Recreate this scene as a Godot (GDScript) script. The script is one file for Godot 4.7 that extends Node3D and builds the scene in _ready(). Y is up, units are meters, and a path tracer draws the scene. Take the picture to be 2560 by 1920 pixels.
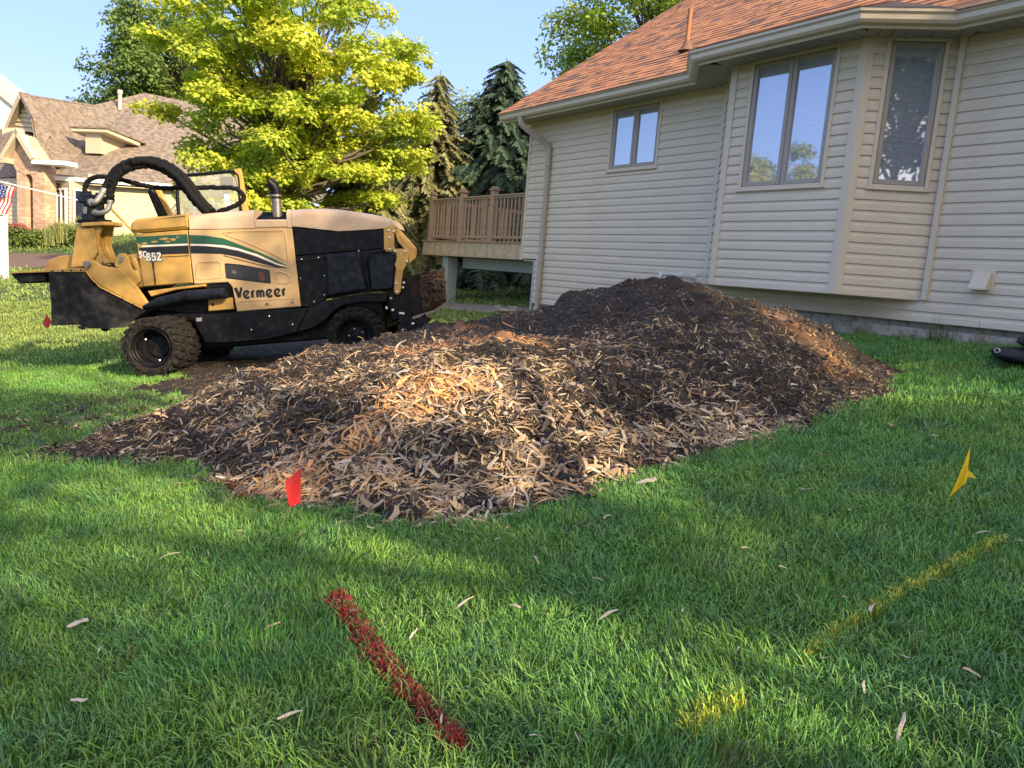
extends Node3D
# A back lawn with a stump grinder, a heap of wood chips and the side of a house.
# World: metres, y up. The ground under the camera is y = 0; the camera looks along -z.

const EYE := 1.204
const WALL_ANGLE := 34.762
const WALL_DISTANCE := 8.299
var wall_n := Vector3(-cos(deg_to_rad(WALL_ANGLE)), 0, sin(deg_to_rad(WALL_ANGLE)))
var wall_s := Vector3(sin(deg_to_rad(WALL_ANGLE)), 0, cos(deg_to_rad(WALL_ANGLE)))
var rng := RandomNumberGenerator.new()
var lump := FastNoiseLite.new()
var mats := {}
var used := {}

func _ready() -> void:
	rng.seed = 20
	lump.seed = 5
	lump.frequency = 1.0
	# ---- camera, sky, sun, exposure
	var cam := Camera3D.new()
	cam.name = "camera"
	cam.fov = 53.46
	cam.near = 0.05
	cam.far = 900.0
	cam.position = Vector3(0, EYE, 0)
	cam.basis = Basis(Vector3.RIGHT, deg_to_rad(-8.34)) * Basis(Vector3.BACK, deg_to_rad(4.479))
	add_child(cam)
	cam.current = true
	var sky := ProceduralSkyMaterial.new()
	sky.sky_top_color = lin(0.188, 0.302, 0.63)
	sky.sky_horizon_color = lin(0.50, 0.64, 0.82)
	sky.sky_curve = 0.09
	sky.ground_bottom_color = Color(0.30, 0.34, 0.22)
	sky.ground_horizon_color = Color(0.42, 0.48, 0.40)
	sky.sky_energy_multiplier = 1.0
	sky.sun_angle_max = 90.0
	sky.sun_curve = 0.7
	var env := Environment.new()
	env.background_mode = Environment.BG_SKY
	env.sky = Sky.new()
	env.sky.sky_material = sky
	env.background_energy_multiplier = 1.0
	env.tonemap_mode = Environment.TONE_MAPPER_LINEAR
	env.tonemap_exposure = 2.35
	env.sdfgi_enabled = true
	env.ssao_enabled = true
	env.ssil_enabled = true
	var we := WorldEnvironment.new()
	we.name = "environment"
	we.environment = env
	add_child(we)
	var sun := DirectionalLight3D.new()
	sun.name = "sun"
	sun.light_color = Color(1.0, 0.91, 0.76)
	sun.light_energy = 1.35
	sun.light_angular_distance = 0.5
	sun.shadow_enabled = true
	var az := deg_to_rad(43.0)
	var el := deg_to_rad(28.0)
	add_child(sun)
	sun.look_at_from_position(Vector3(sin(az) * cos(el), sin(el), cos(az) * cos(el)) * 40.0, Vector3.ZERO)
	# ---- the place
	make_materials()
	build_ground()
	build_house()
	build_deck()
	build_neighbours()
	build_trees()
	build_pile()
	build_grinder()
	build_small_things()
	build_lawn()

# ------------------------------------------------------------------ helpers
func lin(r: float, g: float, b: float, a := 1.0) -> Color:
	var c := Color(r, g, b).linear_to_srgb()
	c.a = a
	return c

func mat(key: String, c: Color, rough := 0.7, metal := 0.0) -> StandardMaterial3D:
	var m := StandardMaterial3D.new()
	m.resource_name = key
	m.albedo_color = c
	m.roughness = rough
	m.metallic = metal
	mats[key] = m
	return m

# a material whose colour wanders between the given colours (grain, dirt, wear), with an optional fine relief
func noisy(key: String, cols: Array, freq: float, scale: float, rough: float, bump := 0.0, stretch := Vector3.ONE, stops := []) -> StandardMaterial3D:
	var m := mat(key, Color.WHITE, rough)
	var n := FastNoiseLite.new()
	n.seed = key.hash() % 1000
	n.frequency = freq
	n.fractal_octaves = 5
	var t := NoiseTexture2D.new()
	t.width = 512
	t.height = 512
	t.seamless = true
	t.noise = n
	var g := Gradient.new()
	var offs := PackedFloat32Array()
	var cc := PackedColorArray()
	for i in cols.size():
		offs.append(stops[i] if stops.size() else 0.2 + 0.6 * float(i) / max(1, cols.size() - 1))
		cc.append(cols[i])
	g.offsets = offs
	g.colors = cc
	t.color_ramp = g
	m.albedo_texture = t
	m.uv1_triplanar = true
	m.uv1_scale = stretch * scale
	if bump > 0.0:
		var b := NoiseTexture2D.new()
		b.width = 512
		b.height = 512
		b.seamless = true
		b.as_normal_map = true
		b.bump_strength = 6.0
		b.noise = n
		m.normal_enabled = true
		m.normal_texture = b
		m.normal_scale = bump
	return m

func numbered(n: String) -> String:
	if not used.has(n):
		used[n] = 0
		return n
	used[n] += 1
	return "%s_%03d" % [n, used[n]]

func thing(called: String, label: String, category: String, at := Vector3.ZERO, group := "") -> Node3D:
	var o := Node3D.new()
	o.name = numbered(called)
	add_child(o)
	o.position = at
	tag(o, label, category, group)
	return o

func tag(o: Node, label: String, category: String, group := "", kind := "") -> void:
	if label:
		o.set_meta("label", label)
	if category:
		o.set_meta("category", category)
	if group:
		o.set_meta("group", group)
	if kind:
		o.set_meta("kind", kind)

func begin(smooth := false) -> SurfaceTool:
	var st := SurfaceTool.new()
	st.begin(Mesh.PRIMITIVE_TRIANGLES)
	st.set_smooth_group(0 if smooth else -1)
	return st

func finish(st: SurfaceTool, tangents := false) -> ArrayMesh:
	st.generate_normals()
	return st.commit()

func put(st: SurfaceTool, called: String, m: Material, parent: Node) -> MeshInstance3D:
	return put_mesh(finish(st), called, m, parent)

func put_mesh(mesh: Mesh, called: String, m: Material, parent: Node) -> MeshInstance3D:
	var o := MeshInstance3D.new()
	o.name = called if parent != self else numbered(called)
	o.mesh = mesh
	o.material_override = m
	parent.add_child(o, true)
	return o

func pivot(called: String, parent: Node, t := Transform3D()) -> Node3D:
	var o := Node3D.new()
	o.name = called
	parent.add_child(o, true)
	o.transform = t
	return o

func tri(st: SurfaceTool, a: Vector3, b: Vector3, c: Vector3) -> void:
	st.add_vertex(a)
	st.add_vertex(b)
	st.add_vertex(c)

func quad(st: SurfaceTool, a: Vector3, b: Vector3, c: Vector3, d: Vector3) -> void:
	tri(st, a, b, c)
	tri(st, a, c, d)

# a box with chamfered edges, between two corners, under a transform
func box(st: SurfaceTool, lo: Vector3, hi: Vector3, t := Transform3D(), ch := 0.0) -> void:
	if ch <= 0.0:
		var p := []
		for i in 8:
			p.append(t * Vector3(hi.x if i & 1 else lo.x, hi.y if i & 2 else lo.y, hi.z if i & 4 else lo.z))
		for f in [[0, 2, 3, 1], [4, 5, 7, 6], [0, 1, 5, 4], [2, 6, 7, 3], [0, 4, 6, 2], [1, 3, 7, 5]]:
			quad(st, p[f[0]], p[f[1]], p[f[2]], p[f[3]])
		return
	var poly := PackedVector2Array([Vector2(lo.x + ch, lo.y), Vector2(hi.x - ch, lo.y), Vector2(hi.x, lo.y + ch), Vector2(hi.x, hi.y - ch), Vector2(hi.x - ch, hi.y), Vector2(lo.x + ch, hi.y), Vector2(lo.x, hi.y - ch), Vector2(lo.x, lo.y + ch)])
	slab(st, poly, lo.z, hi.z, t, ch)

# a polygon in x, y pushed from z0 to z1 with chamfered rims
func slab(st: SurfaceTool, poly: PackedVector2Array, z0: float, z1: float, t := Transform3D(), ch := 0.0) -> void:
	var rings := []
	if ch > 0.0:
		var inner := shrink(poly, ch)
		rings = [[inner, z0], [poly, z0 + ch], [poly, z1 - ch], [inner, z1]]
	else:
		rings = [[poly, z0], [poly, z1]]
	var n := poly.size()
	for k in rings.size() - 1:
		var a: PackedVector2Array = rings[k][0]
		var b: PackedVector2Array = rings[k + 1][0]
		for i in n:
			var j := (i + 1) % n
			quad(st, t * Vector3(a[i].x, a[i].y, rings[k][1]), t * Vector3(a[j].x, a[j].y, rings[k][1]), t * Vector3(b[j].x, b[j].y, rings[k + 1][1]), t * Vector3(b[i].x, b[i].y, rings[k + 1][1]))
	var ids := Geometry2D.triangulate_polygon(poly)
	for e in [rings[0], rings[-1]]:
		var q: PackedVector2Array = e[0]
		for i in range(0, ids.size(), 3):
			tri(st, t * Vector3(q[ids[i]].x, q[ids[i]].y, e[1]), t * Vector3(q[ids[i + 1]].x, q[ids[i + 1]].y, e[1]), t * Vector3(q[ids[i + 2]].x, q[ids[i + 2]].y, e[1]))

# the polygon drawn in by d at every corner
func shrink(poly: PackedVector2Array, d: float) -> PackedVector2Array:
	var n := poly.size()
	var area := 0.0
	for i in n:
		area += poly[i].cross(poly[(i + 1) % n])
	var side := 1.0 if area > 0 else -1.0
	var out := PackedVector2Array()
	for i in n:
		var a := (poly[i] - poly[(i + n - 1) % n]).normalized()
		var b := (poly[(i + 1) % n] - poly[i]).normalized()
		var na := Vector2(-a.y, a.x) * side
		var nb := Vector2(-b.y, b.x) * side
		var m := (na + nb)
		var l := m.length_squared()
		out.append(poly[i] + (m * (2.0 * d / l) if l > 0.3 else na * d))
	return out

# the polygon with its corners rounded
func rounded(poly: PackedVector2Array, r: float, steps := 3) -> PackedVector2Array:
	var out := PackedVector2Array()
	var n := poly.size()
	for i in n:
		var p := poly[i]
		var a := poly[(i + n - 1) % n] - p
		var b := poly[(i + 1) % n] - p
		var ra := minf(r, a.length() * 0.45)
		var rb := minf(r, b.length() * 0.45)
		var p0 := p + a.normalized() * ra
		var p2 := p + b.normalized() * rb
		for k in steps + 1:
			var t := float(k) / steps
			out.append(p0.lerp(p, t).lerp(p.lerp(p2, t), t))
	return out

func pts(flat: Array) -> PackedVector2Array:
	var out := PackedVector2Array()
	for i in range(0, flat.size(), 2):
		out.append(Vector2(flat[i], flat[i + 1]))
	return out

# a round tube along points with a radius for each
func tube(st: SurfaceTool, path: Array, radii: Array, sides := 10, caps := true) -> void:
	var n := path.size()
	var up := Vector3(0.13, 0.97, 0.21)
	var rings := []
	for i in n:
		var d: Vector3 = (path[mini(i + 1, n - 1)] - path[maxi(i - 1, 0)]).normalized()
		var x := up - d * up.dot(d)
		if x.length() < 0.05:
			x = Vector3.RIGHT - d * d.x
		x = x.normalized()
		up = x
		var y := d.cross(x)
		var ring := PackedVector3Array()
		var r: float = radii[mini(i, radii.size() - 1)]
		for k in sides:
			var a := TAU * k / sides
			ring.append(path[i] + (x * cos(a) + y * sin(a)) * r)
		rings.append(ring)
	st.set_smooth_group(0)
	for i in n - 1:
		for k in sides:
			var j := (k + 1) % sides
			quad(st, rings[i][k], rings[i + 1][k], rings[i + 1][j], rings[i][j])
	st.set_smooth_group(-1)
	if caps:
		for k in range(1, sides - 1):
			tri(st, rings[0][0], rings[0][k], rings[0][k + 1])
			tri(st, rings[n - 1][0], rings[n - 1][k + 1], rings[n - 1][k])

func rod(st: SurfaceTool, a: Vector3, b: Vector3, r: float, sides := 10) -> void:
	tube(st, [a, b], [r, r], sides)

# a smooth curve through points
func curve(p: Array, steps := 4) -> Array:
	var out := []
	var n := p.size()
	for i in n - 1:
		for k in steps:
			var t := float(k) / steps
			var a: Vector3 = p[i]
			out.append(a.cubic_interpolate(p[i + 1], p[maxi(i - 1, 0)], p[mini(i + 2, n - 1)], t))
	out.append(p[n - 1])
	return out

# a profile (radius, along) turned round the z axis at a place
func lathe(st: SurfaceTool, prof: PackedVector2Array, at: Vector3, sides := 32, smooth := true) -> void:
	st.set_smooth_group(0 if smooth else -1)
	for i in prof.size() - 1:
		if smooth:
			st.set_smooth_group(i + 1 if i % 1 == 0 else 0)
		for k in sides:
			var a0 := TAU * k / sides
			var a1 := TAU * (k + 1) / sides
			var p := prof[i]
			var q := prof[i + 1]
			quad(st, at + Vector3(cos(a0) * p.x, sin(a0) * p.x, p.y), at + Vector3(cos(a1) * p.x, sin(a1) * p.x, p.y), at + Vector3(cos(a1) * q.x, sin(a1) * q.x, q.y), at + Vector3(cos(a0) * q.x, sin(a0) * q.x, q.y))
	st.set_smooth_group(-1)

# many copies of one mesh; rows of [transform, colour]
func scatter(called: String, mesh: Mesh, m: Material, places: Array, colors: Array, parent: Node) -> MultiMeshInstance3D:
	var mm := MultiMesh.new()
	mm.transform_format = MultiMesh.TRANSFORM_3D
	mm.use_colors = true
	mm.mesh = mesh
	mm.instance_count = places.size()
	var buf := PackedFloat32Array()
	buf.resize(places.size() * 16)
	var w := 0
	for i in places.size():
		var t: Transform3D = places[i]
		var c: Color = colors[i]
		for r in 3:
			buf[w] = t.basis.x[r]
			buf[w + 1] = t.basis.y[r]
			buf[w + 2] = t.basis.z[r]
			buf[w + 3] = t.origin[r]
			w += 4
		buf[w] = c.r
		buf[w + 1] = c.g
		buf[w + 2] = c.b
		buf[w + 3] = 1.0
		w += 4
	mm.buffer = buf
	var o := MultiMeshInstance3D.new()
	o.name = called if parent != self else numbered(called)
	o.multimesh = mm
	o.material_override = m
	parent.add_child(o, true)
	o.set_meta("kind", "stuff")
	return o

func spin(up: Vector3, turn: float) -> Basis:
	var y := up.normalized()
	var x := Vector3.RIGHT if absf(y.x) < 0.9 else Vector3.BACK
	var z := x.cross(y).normalized()
	x = y.cross(z)
	return Basis(x, y, z) * Basis(Vector3.UP, turn)

const ORDER := ["first", "second", "third", "fourth", "fifth", "sixth", "seventh", "eighth", "ninth", "tenth", "eleventh", "twelfth", "thirteenth", "fourteenth", "fifteenth", "sixteenth", "seventeenth", "eighteenth", "nineteenth", "twentieth"]

func soft(a: float, b: float, x: float) -> float:
	var t := clampf((x - a) / (b - a), 0.0, 1.0)
	return t * t * (3.0 - 2.0 * t)

# the lie of the land
func ground_y(x: float, z: float) -> float:
	var s := x * wall_s.x + z * wall_s.z
	var off := x * wall_n.x + z * wall_n.z + WALL_DISTANCE
	var y := EYE - 0.38 + 0.043 * (clampf(s, -17.0, 3.0) + 4.0) - 0.12 * clampf(off, -4.5, 10.0)
	y += (0.7 * soft(11.0, 24.0, -z) + 0.95 * soft(25.2, 28.6, -z)) * soft(-3.0, -8.0, x)
	y += soft(-8.0, -30.0, off) * 0.5
	return y

func ground_at(x: float, z: float) -> Vector3:
	return Vector3(x, ground_y(x, z), z)

func ground_up(x: float, z: float) -> Vector3:
	return Vector3(ground_y(x - 0.05, z) - ground_y(x + 0.05, z), 0.1, ground_y(x, z - 0.05) - ground_y(x, z + 0.05)).normalized()

# a point given along the house wall, out from it, and above the camera's height
func by_wall(s: float, off: float, h: float) -> Vector3:
	return wall_s * s + wall_n * (off - WALL_DISTANCE) + Vector3(0, h + EYE, 0)

# ------------------------------------------------------------------ materials
func make_materials() -> void:
	noisy("siding", [lin(0.64, 0.53, 0.385), lin(0.67, 0.56, 0.41), lin(0.69, 0.58, 0.43)], 0.01, 0.6, 0.62, 0.12, Vector3(0.4, 3, 0.4))
	mat("trim", lin(0.65, 0.54, 0.395), 0.55)
	mat("gutter", lin(0.65, 0.54, 0.40), 0.35)
	mat("downspout", lin(0.43, 0.36, 0.285), 0.45)
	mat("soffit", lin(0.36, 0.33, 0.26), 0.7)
	mat("sash", lin(0.36, 0.315, 0.26), 0.45)
	mat("dark", lin(0.012, 0.012, 0.013), 0.9)
	mat("blind", lin(0.42, 0.42, 0.40), 0.6)
	var glass := mat("glass", Color(0.88, 0.91, 0.96, 0.10), 0.02, 0.62)
	glass.transparency = BaseMaterial3D.TRANSPARENCY_ALPHA
	var clear := mat("shield", Color(0.93, 0.93, 0.86, 0.16), 0.08)
	clear.transparency = BaseMaterial3D.TRANSPARENCY_ALPHA
	noisy("shingle_a", [lin(0.25, 0.10, 0.048), lin(0.36, 0.155, 0.074), lin(0.42, 0.195, 0.098)], 0.09, 3.0, 0.95, 0.5)
	noisy("shingle_b", [lin(0.32, 0.135, 0.055), lin(0.43, 0.19, 0.084), lin(0.49, 0.23, 0.11)], 0.09, 3.0, 0.95, 0.5)
	noisy("shingle_c", [lin(0.10, 0.056, 0.04), lin(0.16, 0.09, 0.062), lin(0.21, 0.12, 0.085)], 0.09, 3.0, 0.95, 0.5)
	mat("roof_felt", lin(0.05, 0.03, 0.025), 0.95)
	noisy("concrete", [lin(0.26, 0.22, 0.17), lin(0.42, 0.37, 0.30), lin(0.50, 0.45, 0.38)], 0.012, 1.0, 0.95, 0.4)
	mat("white_plastic", lin(0.72, 0.72, 0.70), 0.4)
	noisy("cedar", [lin(0.32, 0.21, 0.12), lin(0.42, 0.28, 0.165), lin(0.47, 0.33, 0.20)], 0.02, 1.3, 0.7, 0.25, Vector3(0.5, 4, 0.5))
	noisy("plywood", [lin(0.47, 0.33, 0.19), lin(0.56, 0.41, 0.25), lin(0.61, 0.46, 0.29)], 0.012, 0.9, 0.65, 0.15)
	noisy("rail_wood", [lin(0.33, 0.215, 0.135), lin(0.42, 0.285, 0.185), lin(0.47, 0.33, 0.22)], 0.02, 1.5, 0.65, 0.2, Vector3(3, 0.6, 3))
	noisy("painted_post", [lin(0.33, 0.36, 0.32), lin(0.42, 0.45, 0.40)], 0.02, 1.2, 0.8, 0.2)
	noisy("soil", [lin(0.012, 0.009, 0.007), lin(0.030, 0.021, 0.016), lin(0.06, 0.042, 0.03)], 0.03, 2.0, 1.0, 1.0)
	noisy("gravel", [lin(0.12, 0.10, 0.08), lin(0.26, 0.23, 0.19), lin(0.34, 0.31, 0.26)], 0.12, 1.5, 1.0, 1.0)
	noisy("turf", [lin(0.018, 0.030, 0.010), lin(0.040, 0.075, 0.020), lin(0.060, 0.105, 0.026)], 0.02, 0.5, 1.0, 0.6)
	mats.turf.uv1_world_triplanar = true
	noisy("asphalt", [lin(0.10, 0.065, 0.05), lin(0.16, 0.10, 0.08)], 0.05, 0.4, 0.95)
	# machine
	noisy("yellow_paint", [lin(0.39, 0.225, 0.05), lin(0.46, 0.275, 0.066), lin(0.49, 0.30, 0.08)], 0.012, 0.9, 0.42, 0.0, Vector3.ONE, [0.12, 0.45, 0.8])
	noisy("tan_paint", [lin(0.47, 0.30, 0.135), lin(0.53, 0.35, 0.165), lin(0.56, 0.38, 0.185)], 0.01, 0.7, 0.38, 0.0, Vector3.ONE, [0.12, 0.45, 0.8])
	noisy("lid_paint", [lin(0.50, 0.345, 0.215), lin(0.54, 0.385, 0.25), lin(0.56, 0.41, 0.275)], 0.01, 0.7, 0.30, 0.0, Vector3.ONE, [0.12, 0.45, 0.8])
	noisy("black_steel", [lin(0.005, 0.005, 0.006), lin(0.008, 0.008, 0.011), lin(0.022, 0.021, 0.022)], 0.012, 1.2, 0.42, 0.08, Vector3.ONE, [0.2, 0.6, 0.95])
	noisy("black_plastic", [lin(0.006, 0.008, 0.012), lin(0.009, 0.012, 0.018), lin(0.018, 0.022, 0.030)], 0.02, 1.0, 0.36)
	noisy("rubber", [lin(0.010, 0.011, 0.013), lin(0.022, 0.022, 0.024), lin(0.065, 0.058, 0.05)], 0.014, 1.0, 0.75, 0.25, Vector3.ONE, [0.2, 0.55, 0.95])
	noisy("tyre", [lin(0.008, 0.008, 0.008), lin(0.015, 0.014, 0.014), lin(0.055, 0.04, 0.03)], 0.02, 1.6, 0.85, 0.4, Vector3.ONE, [0.25, 0.55, 0.9])
	mat("sleeve", lin(0.007, 0.007, 0.008), 0.8)
	for k in ["black_steel", "black_plastic", "rubber", "tyre", "sleeve"]:
		mats[k].metallic_specular = 0.28
	mat("steel", lin(0.26, 0.255, 0.24), 0.55, 0.5)
	mat("zinc", lin(0.55, 0.55, 0.53), 0.3, 0.9)
	noisy("muffler", [lin(0.16, 0.14, 0.12), lin(0.30, 0.28, 0.26)], 0.03, 2.0, 0.45)
	mats.muffler.metallic = 0.7
	mat("decal_green", lin(0.016, 0.085, 0.042), 0.4)
	mat("decal_white", lin(0.75, 0.75, 0.72), 0.45)
	mat("decal_black", lin(0.010, 0.010, 0.011), 0.4)
	mat("rust_red", lin(0.16, 0.03, 0.02), 0.6)
	mat("screen_wire", lin(0.09, 0.09, 0.10), 0.5)
	noisy("caked_dirt", [lin(0.016, 0.011, 0.008), lin(0.045, 0.028, 0.019), lin(0.15, 0.10, 0.065)], 0.05, 2.5, 1.0, 1.0)
	# small things
	mat("flag_red", lin(0.62, 0.025, 0.03), 0.5)
	mat("flag_yellow", lin(0.80, 0.56, 0.01), 0.5)
	for k in ["flag_red", "flag_yellow"]:
		mats[k].backlight_enabled = true
		mats[k].backlight = mats[k].albedo_color * 0.5
	mat("ink_red", lin(0.30, 0.01, 0.015), 0.6)
	mat("ink_yellow", lin(0.42, 0.29, 0.02), 0.6)
	mat("wire", lin(0.35, 0.35, 0.35), 0.4, 0.8)
	noisy("black_cloth", [lin(0.005, 0.006, 0.009), lin(0.011, 0.013, 0.019)], 0.03, 2.0, 0.85, 0.4)
	# plants: colours come with each copy
	for k in ["leaf", "blade", "needle", "chip"]:
		var m := mat(k, Color.WHITE, 0.62 if k != "chip" else 0.85)
		m.vertex_color_use_as_albedo = true
		if k == "leaf" or k == "blade":
			m.backlight_enabled = true
			m.backlight = Color(0.85, 0.9, 0.5) if k == "leaf" else Color(0.3, 0.34, 0.15)
	noisy("bark", [lin(0.05, 0.038, 0.028), lin(0.12, 0.095, 0.07), lin(0.18, 0.145, 0.11)], 0.03, 1.5, 0.95, 0.8, Vector3(2, 0.5, 2))
	# neighbours
	noisy("far_roof", [lin(0.09, 0.068, 0.052), lin(0.19, 0.15, 0.118), lin(0.28, 0.225, 0.18)], 0.05, 0.2, 0.95, 0.3, Vector3(0.7, 2.6, 0.7))
	mat("far_wall", lin(0.49, 0.43, 0.31), 0.75)
	mat("far_white", lin(0.75, 0.74, 0.72), 0.7)
	mat("far_glass", Color(0.12, 0.11, 0.11), 0.08, 0.2)
	mat("far_pipe", lin(0.42, 0.38, 0.34), 0.6)
	var m := mat("brick", Color.WHITE, 0.9)
	m.albedo_texture = brick_print()
	m.uv1_triplanar = true
	m.uv1_scale = Vector3.ONE * 0.8
	mat("flag_blue", lin(0.03, 0.04, 0.18), 0.8)
	mat("flag_stripe", lin(0.55, 0.03, 0.04), 0.8)

# far brickwork, too small in the picture to tell the bricks apart
func brick_print() -> ImageTexture:
	var im := Image.create(256, 256, false, Image.FORMAT_RGB8)
	im.fill(lin(0.46, 0.38, 0.30))
	var r := RandomNumberGenerator.new()
	r.seed = 3
	for j in 16:
		for i in 9:
			var t := r.randf()
			var c := lin(0.36, 0.20, 0.13).lerp(lin(0.46, 0.31, 0.22), t)
			if r.randf() < 0.2:
				c = lin(0.56, 0.40, 0.28)
			im.fill_rect(Rect2i(i * 32 - (16 if j % 2 else 0) + 1, j * 16 + 1, 29, 13), c)
	return ImageTexture.create_from_image(im)

# ------------------------------------------------------------------ ground
func spread(inner_lo: float, inner_hi: float, step: float, far: float) -> PackedFloat32Array:
	var a := []
	var x := inner_lo
	while x < inner_hi + 0.001:
		a.append(x)
		x += step
	var d := step
	x = inner_hi
	while x < far:
		d *= 1.35
		x += d
		a.append(minf(x, far))
	d = step
	x = inner_lo
	while x > -far:
		d *= 1.35
		x -= d
		a.push_front(maxf(x, -far))
	return PackedFloat32Array(a)

func build_ground() -> void:
	var xs := spread(-24.0, 12.0, 0.5, 420.0)
	var zs := spread(-40.0, 6.0, 0.5, 420.0)
	var st := begin(true)
	for j in zs.size() - 1:
		for i in xs.size() - 1:
			quad(st, ground_at(xs[i], zs[j]), ground_at(xs[i + 1], zs[j]), ground_at(xs[i + 1], zs[j + 1]), ground_at(xs[i], zs[j + 1]))
	var o := put(st, "ground", mats.turf, self)
	tag(o, "sloping lawn between the two houses", "", "", "structure")
	# the neighbours' street, a reddish strip across their lawn
	st = begin(true)
	for i in 60:
		var x0 := -60.0 + i
		var row := []
		for e in [[x0, -27.0], [x0 + 1.0, -27.0], [x0 + 1.0, -24.6], [x0, -24.6]]:
			var zz: float = e[1] + (e[0] + 20.0) * 0.10
			row.append(ground_at(e[0], zz) + Vector3(0, 0.035, 0))
		if x0 < -9.0:
			quad(st, row[0], row[1], row[2], row[3])
	o = put(st, "driveway", mats.asphalt, self)
	tag(o, "reddish brown driveway strip across the far lawn", "", "", "structure")
	# gravel strip along the foot of the deck
	st = begin(true)
	for i in 30:
		var s0 := -17.2 + i * 0.2
		var a := []
		for e in [[s0, 0.75], [s0 + 0.2, 0.75], [s0 + 0.2, -0.35], [s0, -0.35]]:
			var p := by_wall(e[0], e[1], 0)
			a.append(ground_at(p.x, p.z) + Vector3(0, 0.03 + 0.02 * lump.get_noise_2d(p.x * 3, p.z * 3), 0))
		quad(st, a[0], a[1], a[2], a[3])
	o = put(st, "gravel_strip", mats.gravel, self)
	tag(o, "strip of pale gravel below the wooden deck", "", "", "structure")

# ------------------------------------------------------------------ the house
var plank_cache := {}

func plank(length: float) -> Mesh:
	var key := roundi(length * 1000.0)
	if not plank_cache.has(key):
		var st := begin()
		var pr := [[0.0, 0.0], [0.0, 0.017], [0.004, 0.019], [0.066, 0.0165], [0.073, 0.012], [0.079, 0.007], [0.118, 0.003]]
		for i in pr.size() - 1:
			var smooth := i >= 3
			st.set_smooth_group(1 if smooth else -1)
			quad(st, Vector3(0, pr[i][0], pr[i][1]), Vector3(length, pr[i][0], pr[i][1]), Vector3(length, pr[i + 1][0], pr[i + 1][1]), Vector3(0, pr[i + 1][0], pr[i + 1][1]))
		plank_cache[key] = finish(st)
	return plank_cache[key]

# one face of wall: x along it, y up, z out of it
func wall_face(called: String, parent: Node, t: Transform3D, x0: float, x1: float, low: float, high: float, holes := [], x0_low := NAN, low_from := 0.0) -> Node3D:
	var f := pivot(called, parent, t)
	var st := begin()
	box(st, Vector3(x0, low, -0.34), Vector3(x1, high, -0.24))
	for h in holes:   # the wall's thickness round each window
		for e in [[h[0] - 0.03, h[0], h[2], h[3]], [h[1], h[1] + 0.03, h[2], h[3]], [h[0] - 0.03, h[1] + 0.03, h[2] - 0.03, h[2]], [h[0] - 0.03, h[1] + 0.03, h[3], h[3] + 0.03]]:
			box(st, Vector3(e[0], e[2], -0.24), Vector3(e[1], e[3], 0.0))
	put(st, "sheathing", mats.trim, f)
	var top := 2.55 + EYE
	var i := -1
	while true:
		var y := top - 0.1143 * i
		i += 1
		if y < low - 0.02:
			break
		if y > high - 0.01:
			continue
		var from := x0_low if not is_nan(x0_low) and y < low_from - 0.02 else x0
		var cuts := [[from, x1]]
		for h in holes:
			if y + 0.1143 > h[2] + 0.005 and y < h[3] - 0.005:
				var next := []
				for c in cuts:
					if h[0] - c[0] > 0.01:
						next.append([c[0], h[0]])
					if c[1] - h[1] > 0.01:
						next.append([h[1], c[1]])
				cuts = next
		for h in holes:   # the strip of course left under a sill
			if y < h[2] - 0.012 and y + 0.1143 > h[2] + 0.005:
				var under := put_mesh(plank(h[1] - h[0]), "siding_plank", mats.siding, f)
				under.position = Vector3(h[0], y, 0)
				under.scale.y = (h[2] - y) / 0.118
		# long courses are lapped from two lengths, the joints staggered
		var pieces := []
		for c in cuts:
			if c[1] - c[0] > 3.0:
				var at: float = c[0] + (c[1] - c[0]) * (0.22 + 0.56 * fposmod(i * 0.381966 + x0 * 0.37, 1.0))
				pieces.append([c[0], at + 0.025, 0.0016])
				pieces.append([at, c[1], 0.0])
			else:
				pieces.append([c[0], c[1], 0.0])
		for c in pieces:
			var o := put_mesh(plank(c[1] - c[0]), "siding_plank", mats.siding, f)
			o.position = Vector3(c[0], y, c[2])
	return f

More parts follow.
